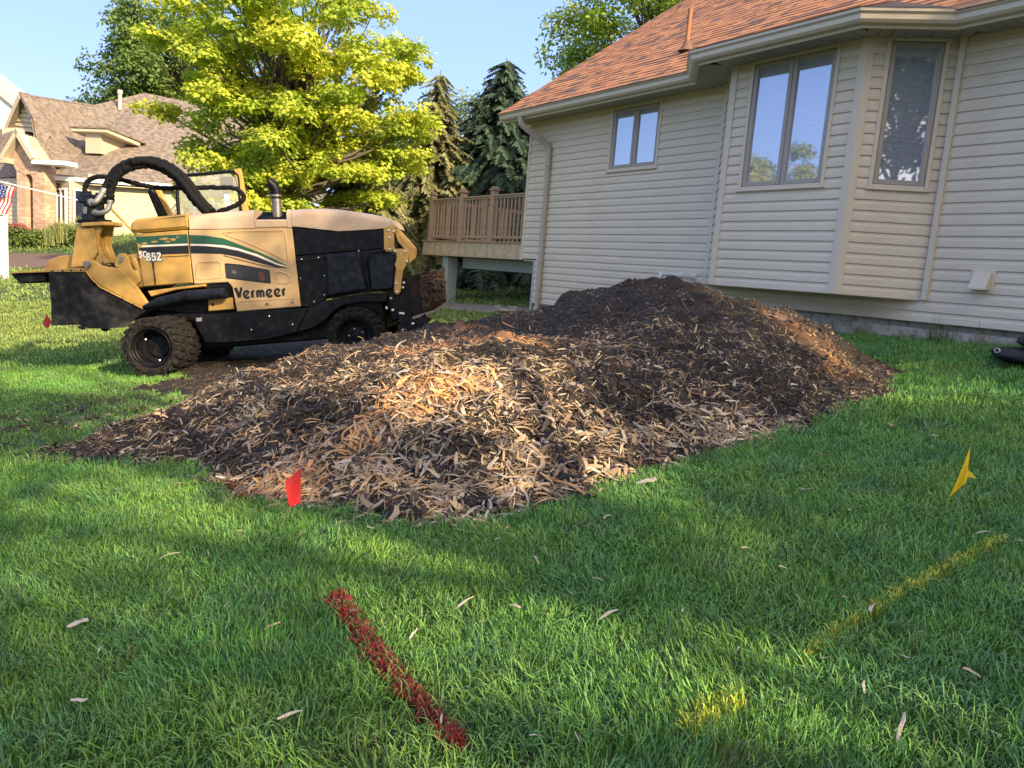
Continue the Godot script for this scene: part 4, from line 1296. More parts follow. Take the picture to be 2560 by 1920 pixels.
	for e in [[1.80, 1.19], [1.905, 1.18], [1.92, 1.075], [1.785, 0.845], [1.79, 0.755]]:
		bolt(Vector3(e[0], e[1], 0.049), 0.014, l3)
	pipe("hydraulic_line", curve(v3([1.965, 1.285, 2.025, 1.225, 2.035, 1.15, 1.98, 1.11], -0.08), 5), 0.009, mats.sleeve, g, 8)
	part("end_frame", pts([1.66, 0.75, 1.79, 0.78, 1.844, 0.905, 1.905, 0.909, 1.915, 0.60, 1.93, 0.45, 2.04, 0.40, 2.035, 0.36, 1.891, 0.258, 1.800, 0.278, 1.770, 0.514, 1.687, 0.640]), -0.05, -0.01, K, g, 0.006)
	part("end_frame", pts([1.66, 0.75, 1.844, 0.905, 1.905, 0.909, 1.93, 0.45, 2.04, 0.40, 1.891, 0.258, 1.800, 0.278, 1.687, 0.640]), -0.95, -0.91, K, g, 0.006)
	for e in [[1.86, 0.85], [1.845, 0.80], [1.71, 0.69], [1.80, 0.52], [1.83, 0.515], [1.815, 0.335], [1.93, 0.40], [1.72, 0.56]]:
		bolt(Vector3(e[0], e[1], -0.012), 0.018, g)
	part("crossmember", pts([1.62, 0.72, 1.85, 0.80, 1.88, 0.50, 1.70, 0.42]), -0.9, -0.06, K, g, 0.02)
	# the blade, turned a little to the viewer, caked with dirt
	var blade := pivot("push_blade", g, Transform3D(Basis(Vector3.UP, 0.30), Vector3(1.885, 0.0, -0.04)))
	part("side_plate", pts([0.0, 0.900, 0.12, 0.935, 0.15, 0.70, 0.14, 0.545, 0.05, 0.470, 0.012, 0.60]), -0.03, 0.02, K, blade, 0.006)
	st = begin()
	var sheet := [[0.0, 0.90], [0.06, 0.80], [0.09, 0.68], [0.09, 0.58], [0.05, 0.47]]
	slab(st, pts([0.12, 0.935, 0.40, 0.985, 0.425, 0.80, 0.425, 0.62, 0.28, 0.525, 0.06, 0.468, 0.14, 0.70]), -0.05, 0.0, Transform3D(), 0.006)
	put(st, "face_plate", K, blade)
	st = begin()
	# a crust of mud over the blade's face, thick and broken
	var crust := func(i: int, j: int) -> Vector3:
		var u := i / 24.0
		var v := j / 30.0
		var x := 0.12 + 0.315 * u + 0.02 * (1.0 - u) * sin(v * 9.0)
		var y := 0.545 + v * 0.40 + u * 0.06 - 0.03 * (1.0 - u) + 0.012 * sin(u * 14.0)
		var edge := clampf(minf(minf(u * 3.0, (1.0 - u) * 9.0), minf(v, 1.0 - v) * 7.0), 0.0, 1.0)
		return Vector3(x, y, edge * (0.022 + 0.03 * u + 0.045 * lump.get_noise_2d(x * 22.0, y * 22.0) + 0.02 * lump.get_noise_2d(x * 60.0, y * 60.0)) - 0.004)
	for j in 30:
		for i in 24:
			quad(st, crust.call(i, j), crust.call(i + 1, j), crust.call(i + 1, j + 1), crust.call(i, j + 1))
	put(st, "mud_crust", mats.caked_dirt, blade)
	# scuffs of pale dust on the side plate and small notices on the black covers
	part("notice", pts([1.645, 0.575, 1.665, 0.575, 1.665, 0.605, 1.645, 0.605]), -0.009, -0.0075, mats.decal_white, g, 0.0)
	part("notice", pts([-0.43, 0.545, -0.37, 0.547, -0.37, 0.585, -0.43, 0.583]), 0.0305, 0.032, mats.steel, g, 0.0)
	part("reflector", pts([0.74, 0.945, 0.752, 0.945, 0.752, 0.965, 0.74, 0.965]), 0.0005, 0.002, mats.steel, g, 0.0)
	part("cutting_edge", pts([0.03, 0.475, 0.28, 0.535, 0.43, 0.625, 0.43, 0.60, 0.29, 0.505, 0.04, 0.445]), -0.06, 0.025, mats.muffler, blade, 0.004)
	st = begin()
	for k in 90:
		var a := rng.randf_range(0.16, 0.43)
		var at := Vector3(a, rng.randf_range(0.58, 0.99), rng.randf_range(0.02, 0.07))
		box(st, Vector3(-0.018, -0.003, -0.006), Vector3(0.018, 0.003, 0.006), Transform3D(Basis.from_euler(Vector3(rng.randf() * 3, rng.randf() * 6, rng.randf() * 3)), at))
	o = put(st, "stuck_chips", mats.caked_dirt, blade)
	tag(o, "", "", "", "stuff")
	part("blade_foot", rounded(pts([1.90, 0.45, 2.075, 0.505, 2.06, 0.38, 1.90, 0.255, 1.87, 0.33]), 0.02), -0.12, -0.055, K, g, 0.008)

# one length of a hood with rounded shoulders: top height and lower edge at both ends
func hood_run(st: SurfaceTool, x0: float, x1: float, tops: Array, lows: Array, zb: float, zf: float) -> void:
	var sec := func(top: float, low: float) -> Array:
		var r := minf(0.085, (top - low) * 0.6)
		var a := [Vector2(zf, low)]
		for k in 7:
			var t := PI / 2 * k / 6.0
			a.append(Vector2(zf - r + cos(t) * r, top - r + sin(t) * r))
		for k in 7:
			var t := PI / 2 + PI / 2 * k / 6.0
			a.append(Vector2(zb + r + cos(t) * r, top - r + sin(t) * r))
		a.append(Vector2(zb, low))
		return a
	var p: Array = sec.call(tops[0], lows[0])
	var q: Array = sec.call(tops[1], lows[1])
	st.set_smooth_group(0)
	for i in p.size() - 1:
		quad(st, Vector3(x0, p[i].y, p[i].x), Vector3(x1, q[i].y, q[i].x), Vector3(x1, q[i + 1].y, q[i + 1].x), Vector3(x0, p[i + 1].y, p[i + 1].x))
	st.set_smooth_group(-1)
	for e in [[x0, p], [x1, q]]:
		var s: Array = e[1]
		for i in range(1, s.size() - 1):
			tri(st, Vector3(e[0], s[0].y, s[0].x), Vector3(e[0], s[i].y, s[i].x), Vector3(e[0], s[i + 1].y, s[i + 1].x))

# a hanging rubber sheet that waves in and out
func curtain(st: SurfaceTool, poly: PackedVector2Array, z0: float, z1: float) -> void:
	var lo := poly[0]
	var hi := poly[0]
	for p in poly:
		lo = lo.min(p)
		hi = hi.max(p)
	var n := 26
	st.set_smooth_group(0)
	var wave := func(p: Vector2) -> float:
		return 0.035 * sin(p.x * 9.0 + p.y * 3.0) * clampf((hi.y - p.y) / 0.6, 0.0, 1.0) + 0.02 * lump.get_noise_2d(p.x * 4.0, p.y * 4.0)
	for j in n:
		for i in n * 2:
			var cell := PackedVector2Array([Vector2(i, j), Vector2(i + 1, j), Vector2(i + 1, j + 1), Vector2(i, j + 1)])
			for k in 4:
				cell[k] = lo + (hi - lo) * cell[k] / Vector2(n * 2, n)
			for piece in Geometry2D.intersect_polygons(poly, cell):
				var ids := Geometry2D.triangulate_polygon(piece)
				for k in range(0, ids.size(), 3):
					for z in [z0, z1]:
						for m in 3:
							var p: Vector2 = piece[ids[k + m]]
							st.add_vertex(Vector3(p.x, p.y, z + wave.call(p)))
	st.set_smooth_group(-1)
	for i in poly.size():
		var a := poly[i]
		var b := poly[(i + 1) % poly.size()]
		for k in 8:
			var p := a.lerp(b, k / 8.0)
			var q := a.lerp(b, (k + 1) / 8.0)
			var wp: float = wave.call(p)
			var wq: float = wave.call(q)
			quad(st, Vector3(p.x, p.y, z0 + wp), Vector3(q.x, q.y, z0 + wq), Vector3(q.x, q.y, z1 + wq), Vector3(p.x, p.y, z1 + wp))

# ------------------------------------------------------------------ the heap of chips
const HX0 := -4.6
const HZ0 := -11.8
const HSTEP := 0.05
const HNX := 170
const HNZ := 180
var heap := PackedFloat32Array()   # height over the ground, negative where there is none

# [x, z, height over the ground]; the heap is a smooth sheet through these
var heap_points := [
	[-2.95, -4.72, -0.01], [-2.55, -4.57, 0.0], [-2.03, -4.49, 0.0], [-1.8, -4.36, 0.0], [-1.42, -3.84, 0.0], [-1.12, -3.65, 0.0], [-0.76, -3.51, 0.0], [-0.44, -3.2, 0.0],
	[-0.17, -3.29, 0.0], [0.1, -3.38, 0.0], [0.36, -3.51, 0.0], [0.69, -3.83, 0.0], [1.04, -4.12, 0.0], [1.53, -4.51, 0.0], [2.21, -5.17, 0.0], [2.92, -5.78, 0.0],
	[3.1, -6.1, 0.0], [3.25, -6.8, 0.0], [2.9, -7.7, 0.0], [2.3, -8.5, 0.0], [1.5, -9.0, 0.0], [0.6, -9.1, 0.0], [-0.3, -8.9, 0.0], [-1.0, -8.3, 0.05], [-1.5, -7.6, 0.06], [-2.1, -6.8, 0.02], [-2.6, -6.0, 0.0], [-3.05, -5.3, -0.03],
	[-2.6, -5.0, 0.09], [-2.2, -5.2, 0.24], [-1.95, -5.45, 0.37], [-1.75, -5.9, 0.40], [-1.5, -6.3, 0.42], [-1.1, -6.5, 0.45], [-0.88, -6.7, 0.54], [-0.45, -7.0, 0.51], [-0.08, -7.4, 0.54], [0.28, -7.35, 0.52],
	[0.41, -7.5, 0.69], [0.75, -7.4, 0.78], [1.1, -7.2, 0.81], [1.33, -7.15, 0.86], [1.6, -7.1, 0.79], [1.85, -6.95, 0.63], [2.1, -6.75, 0.58], [2.35, -6.6, 0.52], [2.62, -6.4, 0.38], [2.8, -6.25, 0.19],
	[-0.5, -4.5, 0.45], [-0.35, -5.3, 0.52], [-1.2, -4.7, 0.33], [-1.5, -5.2, 0.36], [0.3, -4.6, 0.36], [0.5, -5.5, 0.47], [1.15, -6.0, 0.60], [0.95, -5.0, 0.30], [1.7, -5.5, 0.34], [-0.9, -4.0, 0.20], [-0.3, -3.8, 0.24], [2.2, -6.0, 0.36], [-0.6, -5.9, 0.50], [0.2, -6.4, 0.50],
]

func solve_heap() -> PackedFloat32Array:
	var n := heap_points.size()
	var m := []
	for i in n:
		var row := PackedFloat64Array()
		for j in n:
			row.append(Vector2(heap_points[i][0] - heap_points[j][0], heap_points[i][1] - heap_points[j][1]).length())
		row.append(heap_points[i][2])
		m.append(row)
	for c in n:
		var best := c
		for r in range(c + 1, n):
			if absf(m[r][c]) > absf(m[best][c]):
				best = r
		var keep = m[c]
		m[c] = m[best]
		m[best] = keep
		for r in range(c + 1, n):
			var k: float = m[r][c] / m[c][c]
			if k != 0.0:
				for q in range(c, n + 1):
					m[r][q] -= k * m[c][q]
	var out := PackedFloat32Array()
	out.resize(n)
	for c in range(n - 1, -1, -1):
		var v: float = m[c][n]
		for q in range(c + 1, n):
			v -= m[c][q] * out[q]
		out[c] = v / m[c][c]
	return out

func near_line(p: Vector2, a: Vector2, b: Vector2) -> float:
	return p.distance_to(Geometry2D.get_closest_point_to_segment(p, a, b))

# bare ground where the machine has worked
func bare(x: float, z: float) -> float:
	var p := Vector2(x, z)
	var d := near_line(p, Vector2(-3.1, -9.0), Vector2(0.0, -9.1)) - 1.0
	d = minf(d, near_line(p, Vector2(-2.9, -10.4), Vector2(-0.2, -10.6)) - 0.9)
	d = minf(d, near_line(p, Vector2(-2.9, -7.4), Vector2(-1.6, -7.2)) - 0.55)
	return d + 0.5 * lump.get_noise_2d(x * 1.3, z * 1.3) + 0.25 * lump.get_noise_2d(x * 4.0, z * 4.0)

func heap_at(x: float, z: float) -> float:
	var fx := (x - HX0) / HSTEP
	var fz := (z - HZ0) / HSTEP
	var i := int(floor(fx))
	var j := int(floor(fz))
	if i < 0 or j < 0 or i >= HNX - 1 or j >= HNZ - 1:
		return -0.2
	fx -= i
	fz -= j
	var k := j * HNX + i
	return lerpf(lerpf(heap[k], heap[k + 1], fx), lerpf(heap[k + HNX], heap[k + HNX + 1], fx), fz)

func on_heap(x: float, z: float) -> Vector3:
	return Vector3(x, ground_y(x, z) + maxf(heap_at(x, z), 0.0), z)

func heap_up(x: float, z: float) -> Vector3:
	var a := on_heap(x + 0.06, z).y - on_heap(x - 0.06, z).y
	var b := on_heap(x, z + 0.06).y - on_heap(x, z - 0.06).y
	return Vector3(-a, 0.12, -b).normalized()

# what the heap is made of at a place: 0 = black soil, 1 = chips; and how orange it is, fresh wood and painted sun together
func woodiness(x: float, z: float) -> float:
	var v := 0.37 + 0.75 * lump.get_noise_2d(x * 1.1 + 40, z * 1.1) + 0.5 * lump.get_noise_2d(x * 3.1, z * 3.1 + 7)
	v += 0.35 * (1.0 - clampf(Vector2((x + 0.35) / 1.5, (z + 4.1) / 1.0).length(), 0.0, 1.0))
	v -= 0.55 * (1.0 - clampf(Vector2((x + 1.15) / 0.55, (z + 4.45) / 0.45).length(), 0.0, 1.0))
	v -= 0.45 * (1.0 - clampf(Vector2((x - 0.75) / 0.55, (z + 4.9) / 0.6).length(), 0.0, 1.0))
	v -= 0.40 * (1.0 - clampf(Vector2((x - 0.1) / 0.5, (z + 5.2) / 0.35).length(), 0.0, 1.0))
	v -= 0.34 * soft(-5.0, -6.8, z)
	v -= 0.35 * (1.0 - clampf(Vector2((x - 1.3) / 0.9, (z + 6.9) / 0.8).length(), 0.0, 1.0))
	if bare(x, z) < 0.2 and z < -6.6:
		v -= 0.55
	return clampf(v, 0.0, 1.0)

func fresh_and_sunlit(x: float, z: float) -> float:  # orange of fresh wood, with warm sun patches painted into the tone
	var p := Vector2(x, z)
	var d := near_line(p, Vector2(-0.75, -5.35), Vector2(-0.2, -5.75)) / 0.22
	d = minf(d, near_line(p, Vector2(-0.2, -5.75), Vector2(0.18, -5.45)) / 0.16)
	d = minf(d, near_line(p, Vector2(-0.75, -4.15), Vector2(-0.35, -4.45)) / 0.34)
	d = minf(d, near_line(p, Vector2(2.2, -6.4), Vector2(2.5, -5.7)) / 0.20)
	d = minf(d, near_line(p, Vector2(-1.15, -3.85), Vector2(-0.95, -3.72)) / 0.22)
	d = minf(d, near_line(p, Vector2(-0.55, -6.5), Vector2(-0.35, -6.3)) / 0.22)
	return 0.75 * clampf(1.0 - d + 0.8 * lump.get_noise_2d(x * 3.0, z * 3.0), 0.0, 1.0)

func wood_tone(x: float, z: float, r: RandomNumberGenerator) -> Color:
	var w := woodiness(x, z)
	var f := fresh_and_sunlit(x, z)
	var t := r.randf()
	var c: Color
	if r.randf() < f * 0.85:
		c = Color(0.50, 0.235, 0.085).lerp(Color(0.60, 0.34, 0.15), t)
	elif r.randf() < w:
		if t < 0.30:
			c = Color(0.36, 0.245, 0.135)
		elif t < 0.58:
			c = Color(0.46, 0.33, 0.195)
		elif t < 0.72:
			c = Color(0.58, 0.46, 0.32)
		elif t < 0.86:
			c = Color(0.24, 0.155, 0.09)
		else:
			c = Color(0.34, 0.29, 0.235)
	else:
		if t < 0.45:
			c = Color(0.018, 0.013, 0.010)
		elif t < 0.75:
			c = Color(0.052, 0.034, 0.022)
		elif t < 0.92:
			c = Color(0.15, 0.10, 0.062)
		else:
			c = Color(0.33, 0.235, 0.14)
	return c * r.randf_range(0.8, 1.15)

# a splinter: a bent, tapering strip with thickness, one unit long
func splinter(wide: float, thick: float, bend: float, twist: float, sd: int) -> Mesh:
	var r := RandomNumberGenerator.new()
	r.seed = sd
	var st := begin()
	var rows := []
	var n := 4
	for i in n + 1:
		var t := float(i) / n
		var w := wide * (0.35 + 0.65 * sin(PI * clampf(0.12 + t * 0.8, 0, 1))) * r.randf_range(0.75, 1.15)
		var a := twist * (t - 0.5)
		var c := Vector3(t - 0.5, bend * sin(PI * t), r.randf_range(-0.3, 0.3) * wide)
		var side := Vector3(0, sin(a), cos(a)) * w * 0.5
		var up := Vector3(0, cos(a), -sin(a)) * thick * 0.5
		rows.append([c - side - up, c + side - up, c + side * 0.8 + up, c - side * 0.8 + up])
	for i in n:
		for k in 4:
			var j := (k + 1) % 4
			quad(st, rows[i][k], rows[i][j], rows[i + 1][j], rows[i + 1][k])
	for e in [rows[0], rows[n]]:
		quad(st, e[0], e[1], e[2], e[3])
	return finish(st)

func build_pile() -> void:
	var w := solve_heap()
	var n := heap_points.size()
	heap.resize(HNX * HNZ)
	for j in HNZ:
		for i in HNX:
			var x := HX0 + i * HSTEP
			var z := HZ0 + j * HSTEP
			var h := 0.0
			if x > -3.6 and x < 3.8:
				for k in n:
					var dx: float = x - heap_points[k][0]
					var dz: float = z - heap_points[k][1]
					h += w[k] * sqrt(dx * dx + dz * dz)
			else:
				h = -0.3
			var rough := clampf(h * 5.0, 0.0, 1.0)
			h += rough * (0.07 * lump.get_noise_2d(x * 2.2, z * 2.2) + 0.06 * lump.get_noise_2d(x * 5.5, z * 5.5)) + 0.034 * lump.get_noise_2d(x * 12.0, z * 12.0)
			h += 0.008 + 0.05 * lump.get_noise_2d(x * 3.0 + 9, z * 3.0)*(1.0 - rough)
			var b := bare(x, z)
			if b < 0.12:
				h = maxf(h, clampf(0.03 - b * 0.25, -0.02, 0.04) + 0.035 * lump.get_noise_2d(x * 5.0, z * 5.0) + 0.025 * lump.get_noise_2d(x * 14.0, z * 14.0))
			heap[j * HNX + i] = clampf(h, -0.12, 2.0)
	var pile := thing("wood_chip_pile", "long heap of dark soil and shredded wood chips on the lawn", "wood chip pile", ground_at(0, -5.5))
	var inv := pile.transform.affine_inverse()
	var st := begin(true)
	var verts := []
	var r := RandomNumberGenerator.new()
	r.seed = 77
	for j in HNZ:
		for i in HNX:
			var x := HX0 + i * HSTEP
			var z := HZ0 + j * HSTEP
			verts.append(inv * Vector3(x, ground_y(x, z) + heap[j * HNX + i], z))
	var tones := []
	for j in HNZ:
		for i in HNX:
			var x := HX0 + i * HSTEP
			var z := HZ0 + j * HSTEP
			var t := woodiness(x, z) * r.randf_range(0.2, 1.0)
			tones.append(Color(0.013, 0.0095, 0.0075).lerp(Color(0.15, 0.10, 0.06), t * t * 0.7).lerp(Color(0.36, 0.17, 0.07), fresh_and_sunlit(x, z) * 0.7))
	for j in HNZ - 1:
		for i in HNX - 1:
			var k := j * HNX + i
			if maxf(maxf(heap[k], heap[k + 1]), maxf(heap[k + HNX], heap[k + HNX + 1])) < -0.01:
				continue
			for q in [k, k + 1, k + HNX + 1, k, k + HNX + 1, k + HNX]:
				st.set_color(tones[q])
				st.add_vertex(verts[q])
	var o := put(st, "heap", mats.chip, pile)
	# the chips: the largest ones singly, the rest as one mass
	var shapes := []
	for k in 8:
		shapes.append(splinter([0.07, 0.11, 0.04, 0.17, 0.28, 0.035, 0.08, 0.12][k], 0.028, [0.05, 0.12, 0.02, 0.08, 0.05, 0.16, -0.06, 0.1][k], [0.3, 1.2, 0.1, 0.8, 0.3, 0.9, 1.6, -0.7][k], 100 + k))
	var places := []
	var cols := []
	for k in 8:
		places.append([])
		cols.append([])
	var tries := 0
	var made := 0
	while tries < 800000 and made < 265000:
		tries += 1
		var x := r.randf_range(-4.4, 3.4)
		var z := r.randf_range(-10.2, -3.0)
		var h := heap_at(x, z)
		if h < -0.015:
			continue
		var flat := bare(x, z) < 0.15 and h < 0.08
		if flat and r.randf() < 0.35:
			continue
		if z < -7.6 and r.randf() < 0.5:
			continue
		made += 1
		var near := soft(-6.5, -3.6, z)
		var size := r.randf_range(0.008, 0.026) + 0.10 * pow(r.randf(), 5.0) * (0.25 + near)
		var up := (heap_up(x, z) + Vector3(r.randfn(), r.randfn(), r.randfn()) * 0.33).normalized()
		var b := spin(up, r.randf() * TAU) * Basis(Vector3.BACK, r.randfn() * 0.22)
		var k := r.randi_range(0, 7)
		places[k].append(Transform3D(b.scaled_local(Vector3.ONE * size), inv * (on_heap(x, z) + up * size * 0.06)))
		var c := wood_tone(x, z, r)
		if size < 0.03:
			c = c.lerp(Color(0.05, 0.034, 0.024), 0.45)
		cols[k].append(c)
	for k in 8:
		scatter("chips", shapes[k], mats.chip, places[k], cols[k], pile)
	# clods of soil and root lying in the heap
	var clods := [[], []]
	var clod_tones := [[], []]
	for k in 9000:
		var x := r.randf_range(-2.9, 3.1)
		var z := r.randf_range(-8.0, -3.2)
		if heap_at(x, z) < 0.03 or r.randf() < woodiness(x, z) * 0.8:
			continue
		var size := 0.005 + 0.013 * pow(r.randf(), 2.0)
		clods[k % 2].append(Transform3D(Basis.from_euler(Vector3(r.randf() * 6, r.randf() * 6, r.randf() * 6)).scaled_local(Vector3(size, size * 0.7, size * 1.2)), inv * (on_heap(x, z) + Vector3(0, size * 0.3, 0))))
		clod_tones[k % 2].append(Color(0.022, 0.016, 0.012).lerp(Color(0.07, 0.046, 0.03), r.randf()))
	for k in 2:
		scatter("clods", stone(30 + k), mats.chip, clods[k], clod_tones[k], pile)
	# litter trodden into the worn turf left of the heap
	var lp := []
	var lc := []
	for k in 9000:
		var a := r.randf() * TAU
		var q := Vector2(-3.55, -6.1) + Vector2(cos(a) * 1.5, sin(a) * 1.7) * pow(r.randf(), 0.6)
		if lump.get_noise_2d(q.x * 1.7 + 11, q.y * 1.7) < r.randf_range(-0.25, 0.35) or heap_at(q.x, q.y) > 0.02:
			continue
		var up := (ground_up(q.x, q.y) + Vector3(r.randfn(), 0, r.randfn()) * 0.4).normalized()
		var size := r.randf_range(0.012, 0.035) + (0.05 if r.randf() < 0.05 else 0.0)
		lp.append(Transform3D(spin(up, r.randf() * TAU).scaled_local(Vector3(size, size * 2.0, size * 2.2)), inv * (ground_at(q.x, q.y) + Vector3(0, r.randf_range(0.004, 0.03), 0))))
		lc.append(Color(0.035, 0.024, 0.017).lerp(Color(0.12, 0.08, 0.05), r.randf()) if r.randf() < 0.86 else Color(0.45, 0.34, 0.21) * r.randf_range(0.7, 1.2))
	scatter("trodden_litter", shapes[3], mats.chip, lp, lc, pile)
	# the 300 that show largest
	var tones5 := []
	for e in [[0.40, 0.275, 0.155], [0.50, 0.37, 0.225], [0.58, 0.47, 0.33], [0.27, 0.175, 0.10], [0.52, 0.26, 0.10], [0.36, 0.31, 0.25]]:
		tones5.append(noisy("wood_%d" % tones5.size(), [lin(e[0] * 0.75, e[1] * 0.72, e[2] * 0.68), lin(e[0], e[1], e[2]), lin(e[0] * 1.12, e[1] * 1.13, e[2] * 1.15)], 0.03, 6.0, 0.85, 0.3, Vector3(0.3, 2, 2)))
	var count := 0
	while count < 300:
		var x := r.randf_range(-2.4, 2.6)
		var z := r.randf_range(-6.4, -3.2) if r.randf() < 0.8 else r.randf_range(-7.2, -5.0)
		var h := heap_at(x, z)
		if h < 0.03 or r.randf() > 0.25 + woodiness(x, z):
			continue
		count += 1
		var size := r.randf_range(0.055, 0.105) if r.randf() < 0.88 else r.randf_range(0.105, 0.21)
		var up := (heap_up(x, z) + Vector3(r.randfn(), r.randfn(), r.randfn()) * 0.25).normalized()
		var b := spin(up, r.randf() * TAU) * Basis(Vector3.BACK, r.randfn() * 0.18)
		var tone := 4 if r.randf() < fresh_and_sunlit(x, z) else r.randi_range(0, 5)
		var c := put_mesh(shapes[[0, 1, 2, 5, 6, 7][r.randi_range(0, 5)]], "chip", tones5[tone], pile)
		c.transform = Transform3D(b.scaled_local(Vector3(size, size * r.randf_range(0.6, 1.0), size * r.randf_range(0.6, 1.0))), inv * (on_heap(x, z) + up * (0.008 + size * 0.05)))
	# stray chips lying on the grass, each a thing of its own
	var stray := [[0.14, -2.71, 0.05], [-1.31, -2.9, 0.06], [-1.36, -2.35, 0.06], [-0.7, -2.28, 0.035], [0.36, -2.27, 0.045], [1.67, -3.97, 0.06], [-0.59, -2.71, 0.03], [-0.1, -2.39, 0.05], [0.07, -2.35, 0.035], [-0.24, -2.19, 0.035], [0.35, -2.53, 0.03], [0.22, -1.67, 0.025], [0.97, -1.66, 0.055], [1.17, -2.25, 0.055], [1.11, -2.33, 0.03], [1.33, -2.21, 0.02], [0.92, -2.75, 0.03], [1.38, -3.41, 0.06], [1.14, -3.48, 0.03], [1.45, -3.11, 0.04], [0.69, -3.61, 0.07], [0.45, -3.14, 0.05], [0.03, -3.06, 0.04], [-0.54, -3.14, 0.09], [0.12, -3.03, 0.03], [-0.5, -1.8, 0.045], [-1.1, -1.9, 0.03], [-2.06, -3.1, 0.025], [-0.91, -2.44, 0.02], [-0.98, -2.37, 0.02], [-0.04, -2.25, 0.03], [0.12, -1.68, 0.02], [1.26, -1.88, 0.03], [0.7, -2.04, 0.025], [0.96, -1.83, 0.025], [0.92, -1.98, 0.025], [1.44, -2.43, 0.02], [1.83, -2.81, 0.03], [2.28, -4.5, 0.06], [2.38, -4.22, 0.04], [-1.46, -2.9, 0.02], [-1.16, -2.91, 0.02], [-1.11, -3.14, 0.025], [-0.23, -3.16, 0.02], [-0.42, -2.69, 0.02], [-0.11, -1.76, 0.025], [0.17, -2.29, 0.02], [0.25, -2.44, 0.03], [0.44, -2.52, 0.02], [0.59, -2.28, 0.02], [1.0, -2.57, 0.02], [0.97, -2.33, 0.02], [0.79, -2.19, 0.018], [1.13, -1.97, 0.025], [1.24, -2.09, 0.02], [1.17, -1.63, 0.018], [1.91, -2.72, 0.03], [0.26, -3.6, 0.03], [-0.01, -2.94, 0.02], [-0.91, -3.05, 0.03], [-0.46, -2.36, 0.02], [-0.87, -2.63, 0.02], [-1.34, -2.61, 0.02], [-1.19, -2.17, 0.02], [-0.89, -1.98, 0.018]]
	var told := {0: "pale split chip lying on the grass in front of the pile's foot", 1: "two-pointed tan chip on the shaded grass at the left", 2: "oblong yellow-tan chip lying flat in the grass at lower left", 4: "narrow white splinter on the grass right of the red paint line", 5: "pale ragged chip on the grass between the pile and yellow flag", 12: "long pale chip in the grass at the bottom edge of the picture", 13: "tan chip lying across the yellow paint line", 17: "curled brown chip on the grass left of the yellow flag", 20: "thin white stick on the grass at the pile's right foot", 23: "upright pointed chip just in front of the pile's nearest foot", 25: "tan sliver in the grass below the left part of the red line"}
	var zones := {}
	for k in stray.size():
		var e: Array = stray[k]
		var pos := ground_at(e[0], e[1]) + Vector3(0, 0.046, 0)
		var up := (ground_up(e[0], e[1]) + Vector3(r.randfn(), 0, r.randfn()) * 0.3).normalized()
		var c := put_mesh(shapes[[1, 3, 4, 7, 3, 6][k % 6]], "stray_chip", tones5[[1, 2, 2, 1, 5, 2, 0, 2][k % 8]], self)
		var size: float = e[2] * 1.45
		c.transform = Transform3D(spin(up, r.randf() * TAU).scaled_local(Vector3(size, size, size * 1.2)), pos)
		if told.has(k):
			tag(c, told[k], "wood chip", "stray wood chips on the lawn")
		else:
			var red: float = -0.06 + (e[1] + 1.69) * 0.6
			var yellow: float = 0.42 + (e[1] + 1.66) * -1.3
			var where := "beyond the red paint line's far end" if e[1] < -2.6 and e[0] < 0.3 else "left of the red paint line" if e[0] < red else ("nearest us between the paint lines" if e[1] > -2.26 else "between the red and yellow paint lines") if e[0] < yellow else "right of the yellow paint line"
			if not zones.has(where):
				zones[where] = []
			zones[where].append([e[0] / -e[1], c])
	for where in zones:
		zones[where].sort_custom(func(a, b): return a[0] < b[0])
		for k in zones[where].size():
			tag(zones[where][k][1], "%s from the left of the small pale chips %s" % [ORDER[mini(k, 19)], where], "wood chip", "stray wood chips on the lawn")

# ------------------------------------------------------------------ trees
func leaf_cluster(count: int, leaf: float, lobed: bool, sd: int) -> Mesh:
	var r := RandomNumberGenerator.new()
	r.seed = sd
	var st := begin()
	for k in count:
		var a := TAU * k / count + r.randf() * 0.8
		var out := Vector3(cos(a), r.randf_range(-0.5, 0.35), sin(a))
		var c := out * leaf * r.randf_range(0.7, 1.7)
		var up := (Vector3.UP + Vector3(r.randfn(), 0, r.randfn()) * 0.35 + out * 0.35).normalized()
		var b := spin(up, 0.0)
		var d := (out - up * out.dot(up)).normalized()
		var s := d.cross(up)
		var tone := r.randf_range(0.78, 1.12)
		st.set_color(Color(tone, tone, tone))
		var l := leaf * r.randf_range(0.8, 1.25)
		if lobed:
			var rim := [[-0.5, 0.0], [-0.30, 0.30], [-0.05, 0.52], [0.02, 0.28], [0.30, 0.36], [0.22, 0.16], [0.62, 0.0], [0.22, -0.16], [0.30, -0.36], [0.02, -0.28], [-0.05, -0.52], [-0.30, -0.30]]
			var mid := c + up * l * 0.06
			for i in rim.size():
				var p: Array = rim[i]
				var q: Array = rim[(i + 1) % rim.size()]
				tri(st, mid, c + d * p[0] * l + s * p[1] * l - up * absf(p[1]) * l * 0.2, c + d * q[0] * l + s * q[1] * l - up * absf(q[1]) * l * 0.2)
		else:
			quad(st, c - d * l * 0.5, c + s * l * 0.28 - up * l * 0.06, c + d * l * 0.5 - up * l * 0.1, c - s * l * 0.28 - up * l * 0.06)
	return finish(st)

